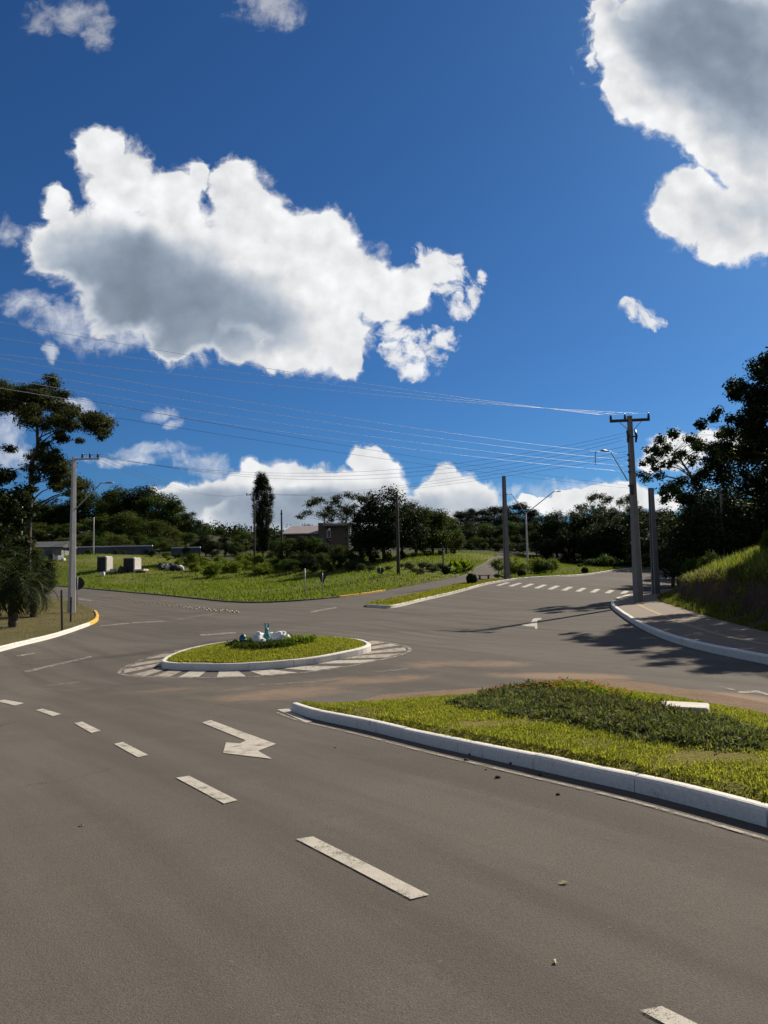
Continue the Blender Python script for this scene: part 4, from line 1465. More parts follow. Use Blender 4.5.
# dark wood behind the bend
dw = 'dark spreading tree of the wood behind the bend'
for i, (px, top, Y, w) in enumerate([(545, 512, 112, 1.1), (558, 507, 110, 1.2), (574, 503, 108, 1.3), (592, 502, 106, 1.3), (610, 503, 104, 1.3), (628, 502, 104, 1.3), (646, 500, 100, 1.3), (664, 500, 96, 1.3), (548, 535, 104, 1.3), (570, 530, 102, 1.3), (592, 528, 100, 1.3), (612, 528, 98, 1.3), (634, 528, 96, 1.3), (655, 525, 94, 1.3), (675, 520, 90, 1.3), (686, 508, 84, 1.3), (700, 505, 78, 1.3), (660, 508, 88, 1.3), (602, 515, 100, 1.3), (625, 515, 98, 1.3)]):
    place('dark_tree', i, px, top, Y, w, dw, group='wood behind the bend')
place('airy', 0, 596, 491, 116, .9, 'thin feathery treetop above the wood left of the tall crossarm pole')
place('airy', 1, 622, 491, 114, .9, 'thin feathery treetop directly behind the tall crossarm pole')
fb = 'green bush at the foot of the wood behind the bend'
for i, (px, top, Y, w) in enumerate([(592, 558, 90, 1.5), (606, 553, 90, 1.2), (618, 560, 90, 1.4), (580, 563, 88, 1.4), (645, 548, 88, 1.6), (632, 558, 90, 1.4)]):
    place('shrub', i % 3, px, top, Y, w, fb, 'bush', 'bushes at the foot of the wood')
# a dense mass that closes the horizon behind everything
rng = np.random.default_rng(77)
cl = []
for k in range(760):
    px = rng.uniform(-260, 1050)
    Y = rng.uniform(172, 205)
    x, y = xy(px, Y)
    topr = np.interp(px, [-260, 0, 60, 130, 180, 240, 330, 420, 470, 560, 640, 800, 1050], [490, 500, 505, 497, 520, 540, 548, 535, 528, 525, 520, 500, 480])
    zt = pt(px, topr, Y)[2]
    zb_ = z1(x, y)
    cl.append((x, y, zb_ + (max(zt - zb_, 3) - 1.5) * rng.uniform(.02, 1) ** .7, rng.uniform(2.0, 3.2)))
V, F = leaf_cloud(cl, 330, .5, rng, .8, aspect=.7)
tag(mesh_np('distant_wood', V, F, MAT['leaf_dark']), 'far woodland closing the view behind the nearer trees', 'woodland', kind='stuff')

# ---- wood on the right above the bank
RW = 'wood above the right bank'
rl = 'dense black-green tree in the shaded wood above the right bank'
for i, (px, top, Y, w) in enumerate([(690, 500, 62, 1.1), (712, 490, 56, 1.1), (740, 470, 50, 1.1), (700, 520, 48, 1.0), (728, 505, 46, 1.0), (760, 480, 44, 1.1), (790, 450, 52, 1.0), (682, 520, 70, 1.2), (705, 502, 44, 1.2), (722, 488, 42, 1.2), (742, 492, 46, 1.3), (762, 495, 50, 1.3), (688, 512, 52, 1.2), (778, 470, 54, 1.2), (672, 518, 58, 1.2)]):
    place('dark_tree', i, px, top, Y, w, rl, group=RW)


def traced_tree(name, Y, base_px, trunk_px, clumps_px, leaf, bark, r0, depth, seed, n_per, size, flat, limbs, aspect=.5, hang=0.0, label='', fill=2.2, up=.5):
    """a tree whose clumps are measured in the picture and given depth round the trunk"""
    rng = np.random.default_rng(seed)
    bx_, by_ = xy(base_px, Y)
    zb = ground_z(bx_, by_)
    s = Y / F_PX
    cl = []
    for (px, py, r) in clumps_px:
        for rep in range(2):
            dy = rng.uniform(-1, 1) * depth
            p = pt(px, py, Y + 0) - np.array([bx_, by_, zb])
            cl.append((p[0] + rng.normal() * r * s * .25, p[1] + dy, p[2] + rng.normal() * r * s * .15, r * s * rng.uniform(.75, 1.1)))
    tp = [(0, 0, -.4)] + [tuple(pt(px, py, Y) - np.array([bx_, by_, zb])) for px, py in trunk_px]
    o = make_tree(name, cl, tp, r0, MAT[leaf], MAT[bark], rng, n_per, size, flat, limbs, aspect, up, hang, fill, origin=(bx_, by_, zb))
    return tag(o, label, 'tree')


# tall tree on the left with flat spreading tiers
traced_tree('tiered_tree', 44, 28, [(28, 560), (29, 520), (31, 490), (32, 464), (38, 445), (37, 425), (40, 405), (45, 392)],
            [(-20, 400, 22.0), (-8, 392, 19.5), (8, 389, 13.4), (18, 386, 11.0), (-4, 403, 15.9), (14, 402, 14.6), (28, 398, 13.4), (42, 388, 12.2), (50, 383, 9.8), (56, 390, 9.8), (40, 400, 14.6), (30, 412, 14.6), (44, 415, 14.6), (56, 408, 12.2), (66, 405, 9.8), (70, 412, 12.2), (80, 416, 12.2), (92, 418, 11.0), (102, 422, 11.0), (108, 424, 7.3), (88, 428, 11.0), (76, 426, 11.0), (62, 424, 11.0), (58, 434, 8.5), (68, 436, 6.1), (92, 434, 6.1), (36, 424, 11.0), (34, 451, 9.8), (24, 455, 7.3), (46, 456, 12.2), (56, 462, 12.2), (44, 468, 13.4), (60, 474, 14.6), (70, 482, 12.2), (54, 484, 12.2), (80, 486, 9.8), (66, 492, 9.8), (78, 494, 8.5), (86, 420, 9), (50, 402, 10), (22, 410, 9), (50, 448, 8), (62, 468, 10), (44, 478, 9)],
            'leaf_tier', 'bark', .20, 1.9, 31, 460, .20, .55, 22, .32, .45, label='tall tree with flat spreading tiers and bare dark stem at left')
traced_tree('broadleaf_tree', 40, -4, [(-4, 560), (-3, 520), (-6, 480)],
            [(-25, 478, 16), (-8, 474, 12), (8, 474, 9), (-20, 495, 20), (0, 492, 14), (16, 488, 10), (24, 498, 8), (10, 505, 14), (-12, 515, 20), (8, 522, 12), (22, 514, 8), (-5, 536, 14), (12, 540, 10), (-25, 535, 20)],
            'leaf_dark', 'bark', .2, 2.0, 32, 300, .22, .8, 12, label='black-green dense tree cut by the left edge')
# open-crowned tree on the right, sky shows through
traced_tree('open_crowned_tree', 46, 706, [(704, 560), (702, 520), (698, 492), (690, 474), (682, 462), (674, 452)],
            [(660, 440, 7), (668, 437, 7), (652, 448, 6), (656, 455, 7), (648, 462, 6), (664, 450, 7), (646, 472, 6), (652, 478, 6), (672, 446, 6), (682, 443, 6), (676, 456, 6), (688, 452, 6), (664, 466, 6), (656, 468, 5), (698, 448, 7), (706, 440, 7), (712, 448, 7), (702, 456, 8), (696, 463, 6), (716, 438, 6), (724, 432, 7), (730, 428, 6), (722, 446, 8), (716, 460, 8), (730, 452, 8), (708, 470, 8), (672, 484, 8), (684, 488, 8), (664, 492, 8), (696, 480, 8), (660, 500, 7), (676, 500, 9), (690, 502, 9)],
            'leaf_dark', 'bark', .15, 1.5, 33, 150, .18, .8, 30, .5, label='open-crowned tree leaning over the road with sky showing through')
# the big tree at the right edge
traced_tree('broadleaf_tree', 31, 800, [(796, 540), (790, 500), (785, 460), (786, 420), (790, 390)],
            [(768, 362, 9), (780, 358, 14), (760, 374, 10), (748, 384, 9), (740, 392, 8), (752, 396, 12), (770, 386, 16), (790, 378, 18), (810, 370, 20), (734, 402, 7), (742, 410, 9), (728, 412, 7), (731, 420, 8), (738, 440, 9), (745, 400, 8), (756, 412, 14), (776, 408, 18), (800, 400, 24), (746, 424, 9), (738, 430, 7), (760, 430, 15), (782, 432, 20), (752, 444, 12), (770, 446, 14), (820, 420, 26), (836, 395, 24), (858, 380, 26), (880, 362, 24), (900, 400, 26), (870, 410, 26)],
            'leaf_dark', 'bark', .3, 2.6, 34, 620, .17, .9, 14, label='huge leafy tree rising at the right edge')
traced_tree('broadleaf_tree', 47, 768, [(766, 540), (762, 500), (765, 470), (768, 450)],
            [(712, 470, 11), (722, 460, 11), (704, 482, 11), (716, 486, 12), (700, 498, 11), (714, 502, 12), (732, 450, 10), (744, 436, 10), (756, 442, 12), (708, 516, 12), (724, 516, 12), (696, 512, 10), (745, 450, 12), (738, 462, 12), (756, 458, 14), (772, 452, 16), (730, 474, 11), (748, 476, 14), (766, 474, 16), (790, 462, 20), (735, 490, 12), (755, 492, 15), (778, 490, 18), (800, 485, 20), (728, 504, 12), (745, 508, 14), (765, 510, 16), (790, 512, 18), (738, 522, 12), (758, 526, 14), (780, 530, 16)],
            'leaf_dark', 'bark', .25, 2.4, 35, 340, .2, .9, 14, label='dark full tree filling the gap below the huge right-edge tree')
traced_tree('broadleaf_tree', 25.5, 880, [(878, 520), (874, 470), (868, 420), (866, 390)],
            [(838, 372, 16), (852, 350, 20), (870, 335, 22), (890, 345, 24), (846, 392, 18), (866, 372, 24), (890, 378, 26), (910, 360, 24), (856, 408, 16), (880, 404, 22), (824, 384, 12), (832, 352, 14), (816, 366, 12), (812, 345, 12), (900, 318, 24), (925, 345, 26), (935, 385, 24), (868, 312, 18)],
            'leaf_dark', 'bark', .25, 2.4, 36, 380, .27, .85, 12, label='tree just beyond the right edge whose shade falls on the road')
# ------------------------------------------------------------------ shrubs of the bank
place('shrub', 1, 700, 533, 44, .8, 'round bush on the bank left of the slanting lamp arm', 'bush')
place('shrub_bright', 0, 768, 530, 27, .42, 'pale leafy shrub at the top of the bank, right edge', 'shrub')
for i, (px, top, Y) in enumerate([(694, 556, 38), (712, 549, 36)]):
    place('shrub', i % 3, px, top, Y, .8, 'weedy green shrub among the tall grass of the bank', 'shrub', 'shrubs among the bank grass')


# ------------------------------------------------------------------ poles
def tpole(mb, h, w0, d0, w1, d1, rz=0.0, base=-.6):
    """tapered double-T concrete pole"""
    def prof(w, d):
        a, b = w / 2, d / 2
        f = d * .22
        k = w * .22
        return [(-a, -b), (a, -b), (a, -b + f), (k, -b + f), (k, b - f), (a, b - f), (a, b), (-a, b), (-a, b - f), (-k, b - f), (-k, -b + f), (-a, -b + f)]
    ca, sa = math.cos(rz), math.sin(rz)
    rings = []
    for i in range(7):
        t = i / 6
        w, d = w0 + (w1 - w0) * t, d0 + (d1 - d0) * t
        z = base + (h - base) * t
        rings.append([(x * ca - y * sa, x * sa + y * ca, z) for x, y in prof(w, d)])
    mb.loft(rings)
    return mb


def solid_pole(mb, h, w0, w1, rz=0.0, base=-.6, n=4):
    rings = []
    for i in range(5):
        t = i / 4
        w = (w0 + (w1 - w0) * t) * .5
        z = base + (h - base) * t
        if n == 4:
            c = w * .15
            pr = [(w - c, w), (w, w - c), (w, -w + c), (w - c, -w), (-w + c, -w), (-w, -w + c), (-w, w - c), (-w + c, w)][::-1]
            pr = [(x * math.cos(rz) - y * math.sin(rz), x * math.sin(rz) + y * math.cos(rz)) for x, y in pr]
        else:
            pr = [(w * math.cos(2 * math.pi * j / n), w * math.sin(2 * math.pi * j / n)) for j in range(n)]
        rings.append([(x, y, z) for x, y in pr])
    mb.loft(rings, smooth=n > 8)
    return mb


def insulator(mb, p, h=.22, r=.07):
    prof = [(.012, -h * .5), (.016, 0), (r * .6, 0), (r, h * .12), (r * .7, h * .25), (r * .95, h * .35), (r * .6, h * .5), (r * .75, h * .62), (r * .4, h * .8), (.02, h)]
    mb.lathe(p, prof, 10)


def lamp_arm(root, start, end, name='lamp_arm', r=.03, head_dir=None, drop=None):
    """outreach pipe with a lamp head at its end"""
    s, e = Vector(start), Vector(end)
    mb = MB()
    k = s.lerp(e, .82)
    hd = Vector((e.x - s.x, e.y - s.y, 0)).normalized()
    e2 = e + hd * .25
    path = [s, s.lerp(k, .5), k, e + Vector((0, 0, .02)), e2]
    mb.tube(path, [r, r, r, r * .9, r * .8], 8)
    arm = mb.build(name, MAT['steel'], root)
    h = MB()
    right = hd.cross(Vector((0, 0, 1)))
    rings = []
    for t, w, th in ((0, .045, .04), (.10, .08, .055), (.25, .10, .07), (.4, .09, .06), (.5, .045, .035)):
        c = e2 + hd * t
        rings.append([c + right * w * math.cos(a_) + Vector((0, 0, th * math.sin(a_) * (1 if math.sin(a_) > 0 else .6))) for a_ in [2 * math.pi * j / 10 for j in range(10)]])
    h.loft(rings, smooth=True)
    h.build('lamp_head', MAT['sign_grey'], arm)
    return arm


def pole_root(name, px, Y, label, cat, group=None, lean=0.0):
    x, y = xy(px, Y)
    z = ground_z(x, y) + .1
    o = empty(name, (x, y, z))
    return tag(o, label, cat, group), np.array([x, y, z])


def rel(px, py, Y, base):
    return tuple(pt(px, py, Y) - base)


# main pole on the right footway
Pr, b = pole_root('utility_pole', 637, 36, 'tall concrete power pole with crossarm and lamp arm on the right footway', 'utility pole')
hP = rel(626, 416, 36, b)[2]
solid_pole(MB(), hP, .38, .19, R(20)).build('shaft', MAT['concrete'], Pr)
adir = Vector((math.cos(R(-8)), math.sin(R(-8)), 0))
ca_ = MB()
ca_.box((0, 0, hP - .22), (1.9, .11, .13), R(-8), .01)
crossarm = ca_.build('crossarm', MAT['wood_pole'], Pr)
for s in (-1, 1):
    MB().tube([adir * (.55 * s) + Vector((0, -.09, hP - .28)), adir * (.1 * s) + Vector((0, -.12, hP - .75))], .018, 6).build('brace', MAT['steel'], crossarm)
ins_tops = []
for t in (-.9, -.22, .9):
    m_ = MB(); q_ = adir * t + Vector((0, 0, hP - .14)); insulator(m_, q_, .26, .075); m_.build('insulator', MAT['porcelain'], crossarm)
    ins_tops.append(np.array(b) + np.array(q_) + np.array([0, 0, .2]))
for s in (-.2, .2):
    m_ = MB(); m_.tube([(s, -.12, hP - .75), (s + .02, -.2, hP - 1.05), (s, -.14, hP - 1.35)], [.05, .07, .045], 8); m_.box((s * .6, -.1, hP - 1.05), (abs(s) * .8, .05, .06)); m_.build('fuse_cutout', MAT['porcelain'], Pr)
rack = []
for k, py in enumerate((455, 460.5, 466.5, 472)):
    h_ = rel(630, py, 36, b)[2]
    m_ = MB(); m_.lathe((-.2, -.1, h_ - .06), [(.02, 0), (.055, .01), (.035, .05), (.055, .09), (.02, .1)], 10); m_.box((-.13, -.06, h_), (.1, .03, .03)); m_.build('spool_insulator', MAT['porcelain'], Pr)
    rack.append(np.array(b) + np.array([-.22, -.12, h_]))
h_ = rel(632, 486, 36, b)[2]
m_ = MB(); m_.box((-.16, -.1, h_), (.18, .12, .1), 0, .01); m_.box((-.1, -.16, h_ - .2), (.16, .1, .5), 0, .01); m_.build('telecom_box', MAT['steel_dark'], Pr)
tele = np.array(b) + np.array([-.2, -.12, h_])
sA = rel(627, 481, 36, b); eA = rel(601, 455, 36, b)
larm = lamp_arm(Pr, (sA[0], -.1, sA[2]), (eA[0] + .2, -.9, eA[2]), r=.025)
m_ = MB(); q = rel(589.5, 456, 36, b); q2 = rel(589, 468, 36, b)
m_.tube([(eA[0] - .05, -1.0, eA[2] + .03), (q[0], -1.0, q[2] + .03), (q[0] - .02, -1.0, q2[2])], .018, 6); m_.build('drop_lead', MAT['cable'], larm)
# shorter bare pole beside it
P2, b2 = pole_root('concrete_post', 655, 43.5, 'shorter bare concrete pole behind the tall crossarm pole', 'pole')
tpole(MB(), rel(650, 488, 43.5, b2)[2], .42, .30, .26, .2, R(25)).build('shaft', MAT['concrete'], P2)
m_ = MB(); h_ = rel(655, 527, 43.5, b2)[2]; m_.tube([(.1, -.05, h_), (.35, -.1, h_ + .06)], .02, 6); m_.box((.34, -.1, h_ + .03), (.12, .06, .06)); m_.build('bracket', MAT['steel'], P2)
# middle pole
P3, b3 = pole_root('concrete_post', 507, 60.6, 'bare concrete pole standing beside the zebra crossing', 'pole')
tpole(MB(), rel(504.5, 476, 60.6, b3)[2], .46, .34, .24, .2, R(35)).build('shaft', MAT['concrete'], P3)
# twin-arm street lamp
P4, b4 = pole_root('street_lamp', 528, 76, 'street lamp with two raised arms behind the bend', 'street lamp')
h4 = rel(529, 513, 76, b4)[2]
solid_pole(MB(), h4, .26, .13, 0, n=10).build('shaft', MAT['concrete_pale'], P4)
q = rel(553, 492, 76, b4); lamp_arm(P4, (0, 0, h4 - .05), (q[0], -.3, q[2]), r=.045)
q = rel(511, 494.5, 76, b4); lamp_arm(P4, (0, 0, h4 - .05), (q[0], -.3, q[2]), r=.045)
# left pole
P5, b5 = pole_root('utility_pole', 72, 40, 'pale concrete power pole with three insulators and a lamp arm on the left corner', 'utility pole')
h5 = rel(74, 457, 40, b5)[2]
solid_pole(MB(), h5, .34, .17, R(50)).build('shaft', MAT['concrete_pale'], P5)
ca5 = MB(); ca5.box((.68, 0, h5 - .12), (1.45, .09, .09), 0, .008); arm5 = ca5.build('crossarm', MAT['steel'], P5)
left_ins = []
for t in (.45, .86, 1.3):
    m_ = MB(); insulator(m_, (t, 0, h5 - .06), .28, .07); m_.build('insulator', MAT['porcelain'], arm5); left_ins.append(np.array(b5) + np.array([t, 0, h5 + .16]))
q = rel(103, 484, 40, b5); q0 = rel(74.5, 510, 40, b5)
lamp_arm(P5, (.08, 0, q0[2]), (q[0], -.3, q[2]), r=.035)
# distant poles
P6, b6 = pole_root('utility_pole', 254.5, 100, 'distant power pole with a short crossarm beside the cypress', 'utility pole')
h6 = rel(254, 494, 100, b6)[2]
solid_pole(MB(), h6, .30, .2, 0, n=10).build('shaft', MAT['wood_pole'], P6)
m_ = MB(); m_.box((-.45, 0, h6 - .12), (1.3, .1, .1)); a6 = m_.build('crossarm', MAT['wood_pole'], P6)
for t in (-1.0, -.5, .1):
    m_ = MB(); insulator(m_, (t, 0, h6 - .09), .3, .08); m_.build('insulator', MAT['porcelain'], a6)
P7, b7 = pole_root('wooden_pole', 282, 92, 'dark wooden pole left of the house', 'pole')
h7 = rel(281, 510, 92, b7)[2]
solid_pole(MB(), h7, .3, .2, 0, n=10).build('shaft', MAT['wood_pole'], P7)
m_ = MB(); m_.box((0, -.08, h7 - .5), (.28, .1, .12)); m_.build('bracket', MAT['steel_dark'], P7)
P8, b8 = pole_root('wooden_pole', 398.5, 67, 'tall dark wooden pole in front of the big dense tree', 'pole')
h8 = rel(398, 492, 67, b8)[2]
solid_pole(MB(), h8, .34, .22, 0, n=10).build('shaft', MAT['wood_pole'], P8)
m_ = MB(); m_.box((0, -.1, h8 - .35), (.3, .1, .14)); m_.build('bracket', MAT['steel_dark'], P8)
P9, b9 = pole_root('wooden_post', 443.5, 72, 'thin dark post left of the tropical clump', 'post')
solid_pole(MB(), rel(443, 546, 72, b9)[2], .16, .12, 0, n=8).build('shaft', MAT['wood_pole'], P9)
m_ = MB(); m_.box((0, -.06, 2.2), (.2, .08, .12)); m_.build('bracket', MAT['steel_dark'], P9)
for px, top, Y, lab in ((20.5, 499, 90, 'thin white pole behind the light green bush at left'), (93, 518, 110, 'thin white pole rising above the long grey wall')):
    Pq, bq = pole_root('slim_pole', px, Y, lab, 'pole')
    solid_pole(MB(), rel(px, top, Y, bq)[2], .22, .14, 0, n=10).build('shaft', MAT['concrete_pale'], Pq)
    MB().lathe((0, 0, rel(px, top, Y, bq)[2] - .02), [(.07, 0), (.1, .03), (.09, .1), (.02, .14)], 10).build('cap', MAT['steel'], Pq)
# lamp among the right trees and its neighbour trunk-like post
P10, b10 = pole_root('street_lamp', 719, 42, 'slim lamp post with slanting arm in the shade of the right wood', 'street lamp')
h10 = rel(717.5, 508, 42, b10)[2]
solid_pole(MB(), h10, .1, .07, 0, n=10).build('shaft', MAT['concrete'], P10)
q = rel(706, 492, 42, b10); lamp_arm(P10, (0, 0, h10 - .05), (q[0] + .15, -.3, q[2]), r=.03)
P11, b11 = pole_root('wooden_pole', 725, 41, 'pale peeling pole close beside the shaded lamp post', 'pole')
solid_pole(MB(), rel(721, 486, 41, b11)[2], .16, .12, 0, n=9).build('shaft', MAT['bark_pale'], P11)
m_ = MB(); m_.box((0, -.06, 2.4), (.16, .06, .1)); m_.build('bracket', MAT['steel_dark'], P11)


# ------------------------------------------------------------------ wires
def wire(name, a, b_, sag, r, mat, label, group, n=40):
    a, b_ = np.array(a), np.array(b_)
    path = []
    for i in range(n + 1):
        t = i / n
        p = a * (1 - t) + b_ * t
        p[2] -= sag * 4 * t * (1 - t)
        path.append(p)
    o = MB().tube(path, r, 5).build(name, mat)
    return tag(o, label, 'wire', group)


far = np.array([-34.0, 7.0])
gH = 'high wires from the crossarm out over the road to the left'
for k, (px0, py0, dx) in enumerate([(0, 322, 0), (0, 338, .5), (0, 354, 1.0)]):
    a = ins_tops[k if k < 3 else 2]
    d = ray(px0, py0)
    # meets the vertical plane between the pole and the unseen next pole
    f2 = far + np.array([0, -dx * 1.0])
    A = np.array([[d[0], -(f2[0] - a[0])], [d[1], -(f2[1] - a[1])]])
    s_, t_ = np.linalg.solve(A, np.array([a[0], a[1]]))
    zq = CAM_H + d[2] * s_
    # sag 0.9 m: solve the end height from the height at this point
    sag = .9
    zend = (zq + sag * 4 * t_ * (1 - t_) - a[2] * (1 - t_)) / t_
    wire('power_wire', a, (f2[0], f2[1], zend), sag, .0065, MAT['alu'], ['uppermost shining wire running left from the crossarm', 'second shining wire below the uppermost one', 'third shining wire, lowest of the crossarm set'][k], gH)
gL = 'low-voltage wires of the spool rack'
for k, py0 in enumerate((352, 362, 372, 382)):
    a = rack[k]
    py0 = [358, 368, 378, 388][k]
    d = ray(0, py0)
    A = np.array([[d[0], -(far[0] - a[0])], [d[1], -(far[1] - a[1])]])
    s_, t_ = np.linalg.solve(A, np.array([a[0], a[1]]))
    sag = 1.0
    zend = (CAM_H + d[2] * s_ + sag * 4 * t_ * (1 - t_) - a[2] * (1 - t_)) / t_
    wire('power_wire', a, (far[0], far[1], zend), sag, .006, MAT['alu'], ['top wire of the four-wire rack below the crossarm', 'second wire of the four-wire rack', 'third wire of the four-wire rack', 'bottom wire of the four-wire rack'][k], gL)
for k, py0 in enumerate((384, 398)):
    a = tele - np.array([0, 0, .12 * k])
    d = ray(0, py0)
    A = np.array([[d[0], -(far[0] - a[0])], [d[1], -(far[1] - a[1])]])
    s_, t_ = np.linalg.solve(A, np.array([a[0], a[1]]))
    sag = .9
    zend = (CAM_H + d[2] * s_ + sag * 4 * t_ * (1 - t_) - a[2] * (1 - t_)) / t_
    wire('telecom_cable', a, (far[0], far[1], zend), sag, .005, MAT['cable'], ['dark cable strung across in front of the tiered tree', 'lower dark cable strung across in front of the tiered tree'][k], 'telecom cables')
for k in range(3):
    a = np.array(b) + np.array([-.25, -.12, hP - .85 - .17 * k])
    wire('power_wire', a, left_ins[k], 1.5 + .1 * k, .006, MAT['cable'], ['thin dark wire from the tall right pole to the left pole, inner insulator', 'thin dark wire to the middle insulator of the left pole', 'thin dark wire to the outer insulator of the left pole'][k], 'dark wires between the two power poles')
for k, t in enumerate((-1.0, -.5, .1)):
    wire('power_wire', np.array(b6) + np.array([t, 0, h6 + .15]), np.array(b) + np.array([-.2, .1, hP - 1.5 - .25 * k]), 1.0, .007, MAT['cable'], 'thin far wire from the pole by the cypress to the tall right pole', 'far wires from the pole by the cypress')
    wire('power_wire', np.array(b6) + np.array([t, 0, h6 + .15]), left_ins[k] , 1.2, .007, MAT['cable'], 'thin far wire between the pole by the cypress and the left pole', 'far wires between cypress pole and left pole')


# ------------------------------------------------------------------ road signs and posts
def sign(px, Y, top, shape, r, label, matk='sign_back', face=0.0, name='road_sign', base_py=None):
    o, bb = pole_root(name, px, Y, label, 'road sign')
    h = rel(px, top, Y, bb)[2]
    MB().tube([(0, 0, -.4), (0, 0, h)], .03, 8).build('post', MAT['sign_grey'], o)
    if shape == 'tri':   # give way: point down
        pr = [(-r, r * .8), (r, r * .8), (r * .12, -r), (-r * .12, -r)]
    elif shape == 'oct':
        pr = [(r * math.cos(R(22.5 + 45 * j)), r * math.sin(R(22.5 + 45 * j))) for j in range(8)]
    elif shape == 'round':
        pr = [(r * math.cos(2 * math.pi * j / 20), r * math.sin(2 * math.pi * j / 20)) for j in range(20)]
    else:
        pr = [(-r, r * .6), (-r, -r * .6), (r, -r * .6), (r, r * .6)]
    mb = MB()
    mb.loft([[(x, .035, h - r + y) for x, y in pr], [(x, .05, h - r + y) for x, y in pr]])
    mb.build('sign_panel', MAT[matk], o)
    m2 = MB(); m2.box((0, -.0 + .02, h - r + r * .3), (r * .9, .03, .04)); m2.box((0, .02, h - r - r * .3), (r * .7, .03, .04)); m2.build('bracket', MAT['steel_dark'] if matk == 'sign_back' else MAT['sign_grey'], o)
    o.rotation_euler = (0, 0, face)
    return o


sign(322.5, 53, 573, 'tri', .36, 'dark back of a pointed sign on a thin post at the field edge', face=R(5))
sign(305, 51.5, 568.5, 'rect', .24, 'thin post with a small edge-on sign panel at the field edge', 'sign_back', face=R(80))
sign(380.5, 66, 567, 'oct', .32, 'dark octagonal sign back below the big dense tree')
sign(77.5, 46, 577, 'round', .40, 'dark round sign back half hidden by the left power pole', face=R(20))
sign(9, 36.5, 564, 'oct', .30, 'dark sign back with cross bracket behind the palm')
o, bb = pole_root('wooden_post', 63, 29.3, 'taller of two leaning wooden posts in the dry verge', 'post')
mb = MB(); hh = rel(61, 590, 29.3, bb)[2]; solid_pole(mb, hh, .085, .07, R(20), -.3); mb.build('shaft', MAT['wood'], o); o.rotation_euler = (0, R(-2), 0)
MB().box((0, 0, hh - .25), (.10, .10, .03)).build('wire_band', MAT['steel_dark'], o)
o, bb = pole_root('wooden_post', 71.5, 34, 'short stubby wooden post beside the left power pole', 'post')
mb = MB(); hh = rel(71, 597, 34, bb)[2]; solid_pole(mb, hh, .085, .075, R(10), -.3); mb.build('shaft', MAT['wood'], o)
MB().box((0, 0, hh - .2), (.10, .10, .03)).build('wire_band', MAT['steel_dark'], o)

# yellow studs along the middle of the side road
stud = None
for i in range(30):
    t = i / 29
    for row in range(2):
        px = 102 + (236 - 102) * t + row * 2; py = 596 + 15.5 * t + 1.3 * math.sin(t * 3.1) + row * 1.3
        if (i * 7 + row * 3) % 5 == 0: continue
        p = at(px + RNG.uniform(-.5, .5), py + RNG.uniform(-.3, .3))
        if stud is None:
            mb = MB(); mb.box((0, 0, .025), (.13, .13, .05), 0, .02, .8)
            o = mb.build('road_stud', MAT['yellow_stud']); stud = o
        else:
            o = stud.copy(); COL.objects.link(o)
        o.location = (p[0], p[1], z1(*p)); o.rotation_euler = (0, 0, .4 + i * .03)
        tag(o, 'small yellow stud in the dotted double row on the side road', 'road stud', 'yellow studs on the side road')

# ------------------------------------------------------------------ palms on the left
def palm(px, Y, scale, label, n=34, trunk=1.0, seed=1):
    rng = np.random.default_rng(seed)
    x, y = xy(px, Y)
    root = tag(empty('palm', (x, y, ground_z(x, y) + .08)), label, 'palm')
    H = trunk * scale
    prof = [(.13 * scale * (1 + .12 * (i % 2)), -.3 + (H + .3) * i / 14) for i in range(15)]
    MB().lathe((0, 0, 0), prof, 12, False).build('trunk', MAT['bark'], root)
    V = []; Fq = []
    for k in range(n):
        a_ = 2.399 * k + rng.uniform(-.2, .2); el = R(82) - R(125) * (k / n) ** .9 + rng.uniform(-.1, .1)
        L = scale * rng.uniform(1.0, 1.3)
        d = np.array([math.cos(a_), math.sin(a_)])
        p = np.array([0, 0, H]); e = el
        pts = [p.copy()]
        for s in range(12):
            p = p + np.array([d[0] * math.cos(e), d[1] * math.cos(e), math.sin(e)]) * L / 12
            e -= R(6) + R(4) * (s > 6)
            pts.append(p.copy())
        side = np.array([-d[1], d[0], 0])
        for s in range(1, 13):
            for u_ in (0,):
                q = pts[s] * (1 - u_) + pts[s - 1] * u_
                tdir = pts[s] - pts[s - 1]; tdir /= np.linalg.norm(tdir)
                ll = .50 * scale * math.sin(math.pi * (.12 + .8 * s / 13)) + .05
                for sg in (-1, 1):
                    out = side * sg * .7 + tdir * .85 + np.array([0, 0, -.15 + rng.uniform(-.15, .15)])
                    out /= np.linalg.norm(out)
                    tip = q + out * ll
                    wv = tdir * .036 * scale
                    o_ = len(V)
                    V += [q - wv, q + wv, tip + wv * .2, tip - wv * .2]; Fq.append((o_, o_ + 1, o_ + 2, o_ + 3))
    mesh_np('fronds', np.array(V), np.array(Fq), MAT['leaf_palm'], root)
    return root


palm(14, 31, 1.35, 'shaggy dark palm on the left verge, fronds drooping to the ground', 34, 1.45, 3)
palm(-10, 34, 1.6, 'taller palm cut by the left edge', 32, 1.6, 4)
palm(34, 37, 1.1, 'smaller palm crowded behind the shaggy palm', 30, 1.3, 5)

# ------------------------------------------------------------------ roundabout figures
def fuse(parts_mb, name, mat, parent, voxel):
    """joins overlapping shapes into one skin"""
    tmp = parts_mb.build('tmp', mat)
    md = tmp.modifiers.new('r', 'REMESH'); md.mode = 'VOXEL'; md.voxel_size = voxel
    sm = tmp.modifiers.new('s', 'SMOOTH'); sm.iterations = 4; sm.factor = .5
    dg = bpy.context.evaluated_depsgraph_get()
    me = bpy.data.meshes.new_from_object(tmp.evaluated_get(dg))
    me.name = name
    for p_ in me.polygons: p_.use_smooth = True
    bpy.data.objects.remove(tmp)
    me.materials.clear(); me.materials.append(mat)
    return link(bpy.data.objects.new(name, me), parent)


